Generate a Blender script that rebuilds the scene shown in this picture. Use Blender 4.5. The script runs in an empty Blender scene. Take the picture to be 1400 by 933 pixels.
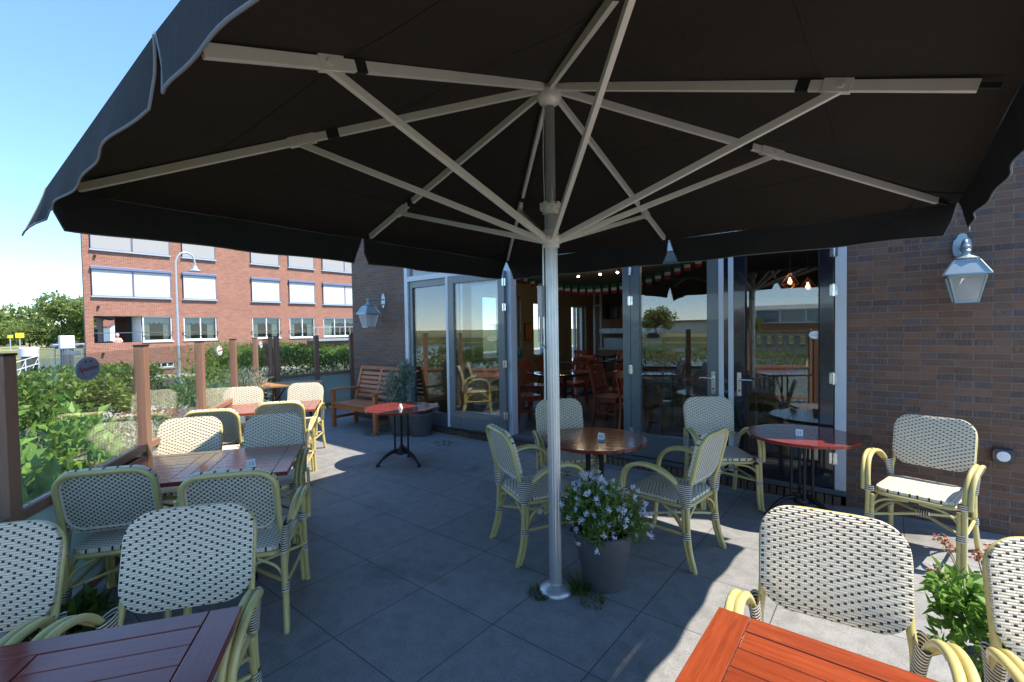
import bpy, math, random
from mathutils import Vector, Matrix
R = math.radians
random.seed(7)
S = bpy.context.scene
COL = S.collection

# ------------------------------------------------------------------ camera, sky, sun, exposure
cam = bpy.data.cameras.new('camera'); camo = bpy.data.objects.new('camera', cam); COL.objects.link(camo)
cam.sensor_width = 36; cam.lens = 16.457; cam.clip_start = 0.05; cam.clip_end = 3000
YAW, PITCH, ROLL, CH = R(38.8), R(1.54), R(0.92), 1.65
fw = Vector((-math.sin(YAW) * math.cos(PITCH), math.cos(YAW) * math.cos(PITCH), -math.sin(PITCH)))
r0 = Vector((math.cos(YAW), math.sin(YAW), 0)); u0 = r0.cross(fw)
rt = r0 * math.cos(ROLL) - u0 * math.sin(ROLL); up = r0 * math.sin(ROLL) + u0 * math.cos(ROLL)
m = Matrix((rt, up, -fw)).transposed().to_4x4(); m.translation = Vector((0, 0, CH)); camo.matrix_world = m
S.camera = camo
SUN = Vector((0.55, 0.27, 1.0)).normalized()
EL = math.asin(SUN.z); AZ = math.atan2(SUN.x, SUN.y)      # azimuth clockwise from +Y
W = bpy.data.worlds.new('World'); S.world = W; W.use_nodes = True
nt = W.node_tree; bg = nt.nodes['Background']
sky = nt.nodes.new('ShaderNodeTexSky'); sky.sky_type = 'NISHITA'; sky.sun_disc = False
sky.sun_elevation = EL; sky.sun_rotation = AZ; sky.air_density = 1.0; sky.dust_density = 0.0; sky.ozone_density = 3.0; sky.altitude = 3000
gm = nt.nodes.new('ShaderNodeGamma'); hs = nt.nodes.new('ShaderNodeHueSaturation'); gm.inputs[1].default_value = .66; hs.inputs['Saturation'].default_value = 1.32
nt.links.new(sky.outputs[0], gm.inputs[0]); nt.links.new(gm.outputs[0], hs.inputs['Color']); nt.links.new(hs.outputs[0], bg.inputs[0]); bg.inputs[1].default_value = 0.15
sl = bpy.data.lights.new('sun', 'SUN'); sl.energy = 2.3; sl.angle = R(0.5); sl.color = (1, 0.91, 0.76)
so = bpy.data.objects.new('sun', sl); COL.objects.link(so); so.rotation_euler = SUN.to_track_quat('Z', 'Y').to_euler()
S.view_settings.view_transform = 'Standard'; S.view_settings.look = 'None'
S.view_settings.exposure = 2.12; S.view_settings.gamma = 1
S.render.engine = 'CYCLES'; S.cycles.max_bounces = 10; S.cycles.transparent_max_bounces = 24
S.cycles.use_denoising = True
try: S.cycles.caustics_reflective = False; S.cycles.caustics_refractive = False
except Exception: pass

# ------------------------------------------------------------------ materials
MATS = {}
class NT:
    def __init__(s, name):
        s.m = bpy.data.materials.new(name); s.m.use_nodes = True; s.t = s.m.node_tree
        s.b = s.t.nodes['Principled BSDF']; s.out = s.t.nodes['Material Output']; MATS[name] = s.m
    def n(s, typ, **kw):
        d = s.t.nodes.new('ShaderNode' + typ)
        for k, v in kw.items(): setattr(d, k, v)
        return d
    def l(s, a, b): s.t.links.new(a, b)
    def math(s, op, a, b=None, c=None):
        d = s.n('Math', operation=op)
        for i, x in enumerate((a, b, c)):
            if x is None: continue
            if isinstance(x, (int, float)): d.inputs[i].default_value = x
            else: s.l(x, d.inputs[i])
        return d.outputs[0]
    def mix(s, f, a, b, blend='MIX'):
        d = s.n('Mix', data_type='RGBA', blend_type=blend)
        for i, x in ((0, f), (6, a), (7, b)):
            if isinstance(x, (int, float)): d.inputs[i].default_value = x
            elif isinstance(x, tuple): d.inputs[i].default_value = (*x[:3], 1)
            else: s.l(x, d.inputs[i])
        return d.outputs[2]
    def noise(s, vec, scale, detail=3, rough=.55, dist=0):
        d = s.n('TexNoise'); d.inputs['Scale'].default_value = scale; d.inputs['Detail'].default_value = detail
        d.inputs['Roughness'].default_value = rough; d.inputs['Distortion'].default_value = dist
        if vec is not None: s.l(vec, d.inputs['Vector'])
        return d.outputs['Fac']
    def ramp(s, f, stops):
        d = s.n('ValToRGB'); e = d.color_ramp.elements
        while len(e) < len(stops): e.new(0.5)
        for x, (p, c) in zip(e, stops):
            x.position = p; x.color = (*c, 1) if isinstance(c, tuple) else (c, c, c, 1)
        s.l(f, d.inputs[0]); return d.outputs[0]
    def mapping(s, vec, scale=(1, 1, 1)):
        d = s.n('Mapping'); d.inputs['Scale'].default_value = scale; s.l(vec, d.inputs['Vector']); return d.outputs[0]
    def uv(s): return s.n('TexCoord').outputs['UV']
    def obj(s): return s.n('TexCoord').outputs['Object']
    def bump(s, h, strength=.3, dist=.01):
        d = s.n('Bump'); d.inputs['Strength'].default_value = strength; d.inputs['Distance'].default_value = dist
        s.l(h, d.inputs['Height']); s.l(d.outputs[0], s.b.inputs['Normal'])
    def set(s, **kw):
        names = dict(color='Base Color', rough='Roughness', metal='Metallic', coat='Coat Weight', coatr='Coat Roughness', spec='Specular IOR Level')
        for k, v in kw.items():
            i = s.b.inputs[names[k]]
            if isinstance(v, (int, float)): i.default_value = v
            elif isinstance(v, tuple): i.default_value = (*v, 1)
            else: s.l(v, i)
        return s

def plain(name, col, rough=.5, metal=0, var=.15, vs=6, bump=0, bs=80, coat=0):
    t = NT(name); o = t.obj(); f = t.noise(o, vs, 4)
    lo = tuple(max(0, c * (1 - var)) for c in col); hi = tuple(min(1, c * (1 + var)) for c in col)
    t.set(color=t.mix(f, lo, hi), metal=metal, coat=coat)
    t.set(rough=t.math('MULTIPLY_ADD', t.noise(o, vs * 2.3, 3), .2, rough - .1))
    if bump: t.bump(t.noise(o, bs, 3), bump, .004)
    return t.m

def mat_paving():
    t = NT('paving'); o = t.obj(); sp = t.n('SeparateXYZ'); t.l(o, sp.inputs[0]); P = .6065
    def cell(c, off):
        a = t.math('DIVIDE', t.math('SUBTRACT', c, off), P); return t.math('FRACT', a), t.math('FLOOR', a)
    fx, ix = cell(sp.outputs[0], -1.715); fy, iy = cell(sp.outputs[1], 1.315)
    def edge(f): return t.math('MINIMUM', f, t.math('SUBTRACT', 1, f))
    d = t.math('MINIMUM', edge(fx), edge(fy)); j = t.math('LESS_THAN', d, .0046)
    cv = t.n('CombineXYZ'); t.l(ix, cv.inputs[0]); t.l(iy, cv.inputs[1])
    wn = t.n('TexWhiteNoise'); wn.noise_dimensions = '3D'; t.l(cv.outputs[0], wn.inputs[0])
    big = t.noise(o, .9, 4, .6); mid = t.noise(o, 9, 4, .65); sp1 = t.noise(o, 240, 2, .7); sp2 = t.noise(o, 95, 2)
    c = t.mix(t.math('MULTIPLY_ADD', wn.outputs[0], .5, t.math('MULTIPLY', big, .5)), (.215, .216, .222), (.30, .30, .303))
    c = t.mix(t.math('MULTIPLY', t.math('GREATER_THAN', sp1, .57), .45), c, (.30, .30, .30))
    c = t.mix(t.math('MULTIPLY', t.math('LESS_THAN', sp2, .42), .35), c, (.055, .058, .065))
    c = t.mix(t.ramp(mid, [(.35, .38), (.62, 0.)]), c, (.10, .105, .11))
    stain = t.noise(o, 1.7, 5, .6, .4)
    c = t.mix(t.ramp(stain, [(.56, 0.), (.70, .5)]), c, (.075, .078, .08))
    chip = t.n('TexVoronoi'); chip.inputs['Scale'].default_value = 3.1; t.l(o, chip.inputs['Vector'])
    c = t.mix(t.math('LESS_THAN', chip.outputs['Distance'], .018), c, (.04, .035, .03))
    c = t.mix(t.math('MULTIPLY', j, .9), c, (.03, .03, .03))
    t.set(color=c, rough=t.math('MULTIPLY_ADD', mid, .25, .5))
    h = t.math('SUBTRACT', t.math('MULTIPLY', sp1, .25), j); t.bump(h, .35, .004)
    return t.m

def mat_brick(name, cols, mortar, bw, bh, streak=None, mort=.01, rough=.75, bump=.6):
    t = NT(name); u = t.uv()
    b = t.n('TexBrick'); b.inputs['Scale'].default_value = 1; b.inputs['Brick Width'].default_value = bw
    b.inputs['Row Height'].default_value = bh; b.inputs['Mortar Size'].default_value = mort * .5
    b.inputs['Mortar Smooth'].default_value = .25; b.inputs['Bias'].default_value = 0
    b.inputs['Color1'].default_value = (*cols[0], 1); b.inputs['Color2'].default_value = (*cols[1], 1)
    b.inputs['Mortar'].default_value = (*mortar, 1)
    wob = t.n('VectorMath', operation='ADD'); t.l(u, wob.inputs[0])
    nz = t.n('TexNoise'); nz.inputs['Scale'].default_value = 9; t.l(u, nz.inputs['Vector'])
    sc = t.n('VectorMath', operation='SCALE'); t.l(nz.outputs['Color'], sc.inputs[0]); sc.inputs['Scale'].default_value = .006
    t.l(sc.outputs[0], wob.inputs[1]); t.l(wob.outputs[0], b.inputs['Vector'])
    c = b.outputs['Color']; notm = t.math('SUBTRACT', 1, b.outputs['Fac'])
    big = t.noise(u, .7, 4); mid = t.noise(u, 14, 4, .65); fine = t.noise(u, 120, 3)
    sp = t.n('SeparateXYZ'); t.l(wob.outputs[0], sp.inputs[0])
    row = t.math('FLOOR', t.math('DIVIDE', sp.outputs[1], bh)); sh = t.math('MULTIPLY', t.math('MODULO', row, 2), .5)
    colm = t.math('FLOOR', t.math('ADD', t.math('DIVIDE', sp.outputs[0], bw), sh))
    cv = t.n('CombineXYZ'); t.l(row, cv.inputs[0]); t.l(colm, cv.inputs[1]); wn = t.n('TexWhiteNoise'); t.l(cv.outputs[0], wn.inputs[0])
    c = t.mix(t.math('MULTIPLY', notm, t.ramp(wn.outputs[0], [(.55, 0.), (.95, .5)])), c, cols[2])
    c = t.mix(1, c, t.mix(mid, (.72, .72, .74), (1.2, 1.17, 1.12)), 'MULTIPLY')
    c = t.mix(1, c, t.mix(big, (.8, .8, .82), (1.12, 1.1, 1.08)), 'MULTIPLY')
    h = t.math('MULTIPLY_ADD', notm, 1, t.math('MULTIPLY', fine, .25))
    rr = rough
    if streak:
        st = t.noise(t.mapping(u, (85, 10, 1)), 1, 2, .6)
        wn2 = t.n('TexWhiteNoise'); t.l(t.mapping(cv.outputs[0], (1.7, 2.3, 1)), wn2.inputs[0])
        gate = t.ramp(t.math('ADD', t.math('MULTIPLY', wn2.outputs[0], .75), t.math('MULTIPLY', t.noise(t.mapping(u, (3, 6, 1)), 1, 2), .4)), [(.60, 0.), (.72, 1.)])
        mk = t.math('MULTIPLY', t.math('MULTIPLY', t.ramp(st, [(.46, 0.), (.53, 1.)]), gate), notm)
        c = t.mix(t.math('MULTIPLY', mk, .6), c, t.mix(t.ramp(wn2.outputs[0], [(.7, 0.), (.8, 1.)]), (.018, .016, .018), streak))
        h = t.math('SUBTRACT', h, t.math('MULTIPLY', mk, .5))
        rr = t.math('SUBTRACT', rough, t.math('MULTIPLY', mk, .35))
    t.set(color=c, rough=rr); t.bump(h, bump, .008)
    return t.m

def mat_wood(name, dark, light, rough=.25, coat=.6, scale=1, worn=None):
    t = NT(name); u = t.uv()
    g = t.noise(t.mapping(u, (3 * scale, 60 * scale, 1)), 1, 5, .6, .6); g2 = t.noise(t.mapping(u, (14 * scale, 260 * scale, 1)), 1, 3)
    brd = t.noise(t.mapping(u, (.3, .3, .3)), 1, 1)
    f = t.math('ADD', t.math('MULTIPLY', g, .6), t.math('MULTIPLY', g2, .4))
    c = t.mix(t.ramp(f, [(.3, 0.), (.7, 1.)]), dark, light)
    c = t.mix(t.ramp(brd, [(.3, .45), (.7, 0.)]), c, tuple(x * .55 for x in dark))
    if worn:
        w = t.noise(t.mapping(u, (2.2, 9, 1)), 1, 5, .7)
        c = t.mix(t.ramp(w, [(.58, 0.), (.72, .75)]), c, worn)
    t.set(color=c, rough=t.math('MULTIPLY_ADD', g, .18, rough - .08), coat=coat, coatr=.12)
    t.bump(f, .12, .002)
    return t.m

def mat_weave(name, cw, ch, mod, dw, dh, cream, dark):
    t = NT(name); sp = t.n('SeparateXYZ'); t.l(t.uv(), sp.inputs[0])
    a = t.math('ADD', t.math('DIVIDE', sp.outputs[0], cw), .5); b = t.math('ADD', t.math('DIVIDE', sp.outputs[1], ch), .5)
    i = t.math('ABSOLUTE', t.math('FLOOR', a)); j = t.math('ABSOLUTE', t.math('FLOOR', b))
    fa = t.math('SUBTRACT', t.math('FRACT', a), .5); fb = t.math('SUBTRACT', t.math('FRACT', b), .5)
    on = t.math('LESS_THAN', t.math('MODULO', t.math('ADD', i, j), mod), .5)
    mk = t.math('MULTIPLY', on, t.math('MULTIPLY', t.math('LESS_THAN', t.math('ABSOLUTE', fa), dw), t.math('LESS_THAN', t.math('ABSOLUTE', fb), dh)))
    # strands: long rounded pads between the dark knots, one per row
    ph = t.math('FRACT', t.math('DIVIDE', t.math('ADD', t.math('FLOOR', a), t.math('ADD', j, t.math('ADD', fa, .5))), mod))
    pad = t.math('SINE', t.math('MULTIPLY', ph, math.pi))
    row = t.math('SQRT', t.math('MAXIMUM', t.math('SUBTRACT', 1, t.math('POWER', t.math('MULTIPLY', t.math('ABSOLUTE', fb), 2), 2)), 0))
    h = t.math('MULTIPLY', row, t.math('MULTIPLY_ADD', pad, .5, .5))
    gap_shade = t.math('ADD', t.math('GREATER_THAN', t.math('ABSOLUTE', fb), .41), t.math('LESS_THAN', pad, .10)); gap_shade = t.math('MINIMUM', gap_shade, 1)
    o = t.obj(); n1 = t.noise(o, 18, 3)
    c = t.mix(n1, tuple(x * .86 for x in cream), cream)
    c = t.mix(t.math('MULTIPLY', gap_shade, .6), c, tuple(x * .5 for x in cream))  # creases between strands darkened in the colour, like occlusion shade
    c = t.mix(mk, c, dark)
    t.set(color=c, rough=.55); t.bump(t.math('SUBTRACT', h, t.math('MULTIPLY', mk, .6)), .9, .006)
    return t.m

def mat_stripes(name, pitch, duty, a, b):
    t = NT(name); sp = t.n('SeparateXYZ'); t.l(t.uv(), sp.inputs[0])
    f = t.math('FRACT', t.math('DIVIDE', sp.outputs[0], pitch)); k = t.math('LESS_THAN', f, duty)
    t.set(color=t.mix(k, a, b), rough=.45)
    t.bump(t.math('SINE', t.math('MULTIPLY', f, math.pi)), .5, .003)
    return t.m

def mat_glass(name, tint=(1, 1, 1), ior=1.5, rough=0.0, add=0.0, frost=0, frostc=(.62, .72, .72)):
    t = NT(name); t.t.nodes.remove(t.b)
    tr = t.n('BsdfTransparent'); tr.inputs[0].default_value = (*tint, 1)
    gl = t.n('BsdfGlossy'); gl.inputs['Roughness'].default_value = rough; gl.inputs['Color'].default_value = (1, 1, 1, 1)
    ge = t.n('NewGeometry'); dt = t.n('VectorMath', operation='DOT_PRODUCT'); t.l(ge.outputs['Normal'], dt.inputs[0]); t.l(ge.outputs['Incoming'], dt.inputs[1])
    f0_ = ((ior - 1) / (ior + 1)) ** 2 + add
    f = t.math('MULTIPLY_ADD', t.math('POWER', t.math('SUBTRACT', 1, t.math('ABSOLUTE', dt.outputs['Value'])), 5), 1 - f0_, f0_)
    base = tr.outputs[0]
    if frost:
        df = t.n('BsdfTranslucent'); df.inputs[0].default_value = tuple(frostc) + (1,)
        d2 = t.n('BsdfDiffuse'); d2.inputs[0].default_value = tuple(x * .72 for x in frostc) + (1,)
        mx0 = t.n('MixShader'); mx0.inputs[0].default_value = .55; t.l(df.outputs[0], mx0.inputs[1]); t.l(d2.outputs[0], mx0.inputs[2])
        mx1 = t.n('MixShader'); mx1.inputs[0].default_value = frost; t.l(tr.outputs[0], mx1.inputs[1]); t.l(mx0.outputs[0], mx1.inputs[2])
        base = mx1.outputs[0]
    mx = t.n('MixShader'); t.l(f, mx.inputs[0]); t.l(base, mx.inputs[1]); t.l(gl.outputs[0], mx.inputs[2])
    t.l(mx.outputs[0], t.out.inputs[0])
    return t.m

def mat_leaf(name, lo, mid, hi, trans=.35, rough=.45):
    t = NT(name); at = t.n('Attribute'); at.attribute_name = 'tint'
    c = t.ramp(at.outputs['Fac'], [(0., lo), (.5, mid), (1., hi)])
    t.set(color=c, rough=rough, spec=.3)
    tl = t.n('BsdfTranslucent'); t.l(t.mix(.5, c, tuple(min(1, x * 1.5) for x in hi)), tl.inputs[0])
    mx = t.n('MixShader'); mx.inputs[0].default_value = trans
    t.l(t.b.outputs[0], mx.inputs[1]); t.l(tl.outputs[0], mx.inputs[2]); t.l(mx.outputs[0], t.out.inputs[0])
    return t.m

def mat_emit(name, col, st):
    t = NT(name); t.b.inputs['Emission Color'].default_value = (*col, 1); t.b.inputs['Emission Strength'].default_value = st
    t.set(color=(.8, .8, .8)); return t.m

def mat_fabric(name, col, trans=.0, weave=500):
    t = NT(name); o = t.obj(); n1 = t.noise(o, 1.3, 4, .6); n2 = t.noise(o, weave, 2)
    c = t.mix(n1, tuple(x * .75 for x in col), tuple(x * 1.2 for x in col))
    c = t.mix(t.ramp(t.noise(o, 5, 5, .7), [(.66, 0.), (.75, .25)]), c, tuple(min(1, x * 2.2) for x in col))
    sc_ = t.noise(t.mapping(o, (2.2, 9, 4)), 1, 6, .75)
    c = t.mix(t.ramp(sc_, [(.68, 0.), (.74, .22)]), c, tuple(min(1, x * 4) for x in col))
    t.set(color=c, rough=.85, spec=.25); t.bump(t.math('ADD', t.math('MULTIPLY', n2, .2), t.math('MULTIPLY', t.noise(o, 3.2, 4, .6, .8), 2.5)), .5, .03)
    if trans:
        tl = t.n('BsdfTranslucent'); tl.inputs[0].default_value = (.10, .085, .06, 1)
        mx = t.n('MixShader'); mx.inputs[0].default_value = trans
        t.l(t.b.outputs[0], mx.inputs[1]); t.l(tl.outputs[0], mx.inputs[2]); t.l(mx.outputs[0], t.out.inputs[0])
    return t.m

def mat_water():
    t = NT('river_water'); o = t.obj()
    t.set(color=(.10, .13, .14), rough=.08, spec=.6)
    t.bump(t.math('ADD', t.noise(t.mapping(o, (1, .5, 1)), .9, 4), t.math('MULTIPLY', t.noise(o, 4, 3), .4)), .35, .12)
    return t.m

PAVE = mat_paving()
BRICK = mat_brick('dark_clinker_brick', ((.165, .086, .056), (.22, .12, .08), (.125, .073, .055)), (.20, .178, .15), .21, .056, streak=(.055, .065, .11), bump=1.0)
BRICKR = mat_brick('red_brick', ((.28, .092, .058), (.38, .15, .10), (.19, .07, .048)), (.42, .32, .26), .24, .085, mort=.02, bump=.3)
MAHOG = mat_wood('varnished_mahogany', (.15, .020, .013), (.36, .050, .026), .14, .4)
MAHOGW = mat_wood('weathered_mahogany', (.18, .028, .010), (.38, .075, .023), .28, .5, worn=(.55, .19, .05))
BENCHW = mat_wood('bench_hardwood', (.42, .13, .048), (.62, .225, .085), .45, .1)
CHERRY = mat_wood('cherry_chair_wood', (.20, .038, .018), (.36, .085, .034), .35, .4)
PALEWOOD = mat_wood('oiled_pine', (.42, .20, .07), (.55, .29, .11), .4, .2)
PANELW = mat_wood('wall_panelling', (.16, .07, .025), (.28, .13, .05), .5, .1)
COMPO = mat_wood('brown_composite', (.26, .135, .09), (.36, .20, .135), .6, .0)
WEAVE = mat_weave('wicker_weave', .0205, .0088, 3, .25, .44, (.90, .80, .62), (.014, .014, .022))
WEAVEB = mat_weave('wicker_weave_rear', .0150, .0120, 2, .33, .33, (.80, .73, .58), (.014, .013, .014))
BAMBOO = plain('bamboo_look_paint', (.57, .48, .19), .32, 0, .14, 14, coat=.3)
BIND = mat_stripes('black_and_cream_binding', .0135, .5, (.015, .015, .018), (.74, .70, .61))
ROPE = plain('cream_rope_edge', (.66, .58, .46), .6, 0, .15, 60)
RUBBER = plain('black_rubber', (.015, .015, .015), .7)
IRON = plain('black_cast_iron', (.014, .014, .016), .42, .2, .3, 30, .15, 120)
ALU = plain('umbrella_aluminium', (.80, .76, .71), .45, .15, .1, 9)
ALUP = plain('pole_aluminium', (.62, .63, .64), .36, .7, .08, 9)
CHROME = plain('brushed_steel', (.72, .72, .73), .2, 1, .05, 12)
CANVAS = mat_fabric('anthracite_canvas', (.033, .0265, .021), .0)
VALANCE = mat_fabric('valance_canvas', (.032, .033, .038), .0)
HEM = plain('valance_hem', (.20, .21, .24), .8)
BLACK = plain('black_strap', (.01, .01, .01), .8)
GREYP = plain('grey_blue_door_paint', (.12, .145, .152), .3, 0, .06, 4, coat=.4)
DARKP = plain('gloss_dark_navy_paint', (.012, .014, .022), .14, 0, .1, 4, coat=.8)
WHITEP = plain('pale_grey_frame_paint', (.58, .62, .66), .35, 0, .05, 4)
WPVC = plain('white_window_frame', (.78, .80, .82), .4, 0, .04, 2)
SHUT = plain('white_sun_screen', (.58, .575, .57), .6, 0, .03, 1)
SHUTG = plain('grey_sun_screen', (.36, .355, .36), .6, 0, .04, 1)
BLUEG = plain('blue_grey_metal', (.16, .20, .33), .45, .2, .08, 3)
GALV = plain('galvanised_metal', (.46, .52, .58), .45, .5, .12, 12)
GLASS = mat_glass('clear_glass', (.95, .975, .97), 1.75)
DOORG = mat_glass('door_glass', (.80, .84, .84), 2.0)
WINGL = mat_glass('apartment_glass', (.75, .8, .8), 1.45)
FROST = mat_glass('frosted_glass', (.85, .93, .93), 1.4, .25, 0, .72)
LAMPG = mat_glass('lantern_glass', (.95, .95, .95), 1.35, .3, .0, .85, (.9, .9, .88))
CREAM = plain('cream_plaster', (.27, .22, .135), .8, 0, .06, 2)
CEIL = plain('ceiling_paint', (.13, .122, .105), .85, 0, .05, 2)
FLOOR = plain('dark_floor_tile', (.055, .058, .066), .35, 0, .3, 5)
DKWALL = plain('dark_wall_paint', (.035, .032, .03), .8)
LEAD = plain('dark_grey_zinc', (.10, .115, .135), .5, .2, .25, 18, .1, 60)
CLAY = plain('dark_grey_planter', (.085, .085, .09), .75, 0, .35, 7, .2, 40)
SOIL = plain('potting_soil', (.03, .02, .014), .95, 0, .4, 30, .5, 60)
LANT = plain('lantern_metal', (.33, .40, .44), .35, .5, .15, 20)
SIGNW = plain('white_plastic', (.80, .82, .85), .35, 0, .02, 5)
INK = plain('black_ink', (.012, .012, .016), .6)
REDINK = plain('dark_red_ink', (.30, .03, .03), .6)
SIGNB = plain('grey_blue_sign', (.21, .25, .36), .45, 0, .08, 20)
GREYC = plain('concrete', (.33, .32, .30), .85, 0, .2, 3, .2, 30)
ASPH = plain('asphalt', (.055, .055, .058), .9, 0, .3, 8, .3, 90)
EARTH = plain('rough_grass_ground', (.10, .12, .045), .95, 0, .45, .9, .5, 12)
BANK = plain('far_bank_grass', (.22, .22, .10), .95, 0, .35, .12)
BARK = plain('bark', (.075, .055, .04), .9, 0, .35, 20, .5, 30)
STEMG = plain('green_stem', (.10, .13, .04), .7)
WATER = mat_water()
LEAFH = mat_leaf('hedge_leaf', (.05, .105, .02), (.11, .195, .035), (.26, .33, .075))
LEAFD = mat_leaf('dark_hedge_leaf', (.020, .046, .012), (.04, .085, .018), (.10, .16, .03))
LEAFT = mat_leaf('tree_leaf', (.075, .12, .035), (.15, .215, .06), (.26, .32, .11))
LEAFO = mat_leaf('olive_leaf', (.085, .13, .09), (.19, .25, .185), (.36, .42, .33), .25)
LEAFB = mat_leaf('fresh_leaf', (.055, .13, .02), (.12, .25, .035), (.22, .38, .08))
LEAFS = mat_leaf('silver_leaf', (.13, .16, .10), (.24, .28, .20), (.40, .43, .36), .2)
PETAL = mat_leaf('pale_lilac_petal', (.56, .56, .74), (.72, .73, .84), (.88, .89, .92), .3)
PETALR = mat_leaf('dry_red_petal', (.30, .05, .04), (.42, .14, .09), (.50, .30, .16), .3)
GRASSM = mat_leaf('grass_blade', (.035, .075, .012), (.06, .12, .02), (.16, .18, .05), .3)
CURT = plain('net_curtain', (.66, .68, .64), .8, 0, .1, 3)
ROOMD = plain('unlit_interior_tone', (.05, .048, .045), .9)
BROWNP = plain('red_brown_panel', (.11, .04, .035), .7)
SKIN = plain('skin', (.55, .33, .25), .6)
PINK = plain('pink_shirt', (.70, .42, .42), .8)
HAIRM = plain('pale_hair', (.62, .58, .52), .8)
YEL = plain('yellow_board', (.80, .62, .02), .5)
SILW = plain('warehouse_white', (.74, .76, .78), .5, 0, .05, .2)
REDROOF = plain('roof_tiles', (.28, .10, .06), .8, 0, .2, 1)
TEAL = plain('teal_vase', (.03, .16, .20), .3)
MAROON = plain('maroon_napkin', (.16, .03, .04), .8)
FLG = plain('flag_green', (.01, .16, .05), .8); FLW = plain('flag_white', (.72, .70, .64), .8); FLR = plain('flag_red', (.42, .02, .02), .8)
COPPER = plain('copper_wire', (.75, .30, .16), .25, 1)
BULB = mat_emit('lit_bulb', (1, .55, .22), 3.5)
SPOTE = mat_emit('lit_spot', (1, .78, .5), 12)
SCREEN = plain('dark_screen', (.01, .01, .012), .2)
STEEL = plain('counter_steel', (.45, .55, .66), .3, .6)
FOODP = plain('picture_print', (.45, .16, .03), .5, 0, .9, 9)

# ------------------------------------------------------------------ mesh builder
def smooth_path(pts, k=6):
    pts = [Vector(p) for p in pts]
    if len(pts) < 3: return pts
    out = []
    for i in range(len(pts) - 1):
        p0 = pts[max(i - 1, 0)]; p1 = pts[i]; p2 = pts[i + 1]; p3 = pts[min(i + 2, len(pts) - 1)]
        for j in range(k):
            t = j / k
            out.append(.5 * ((2 * p1) + (p2 - p0) * t + (2 * p0 - 5 * p1 + 4 * p2 - p3) * t * t + (3 * p1 - p0 - 3 * p2 + p3) * t ** 3))
    out.append(pts[-1]); return out

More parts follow.
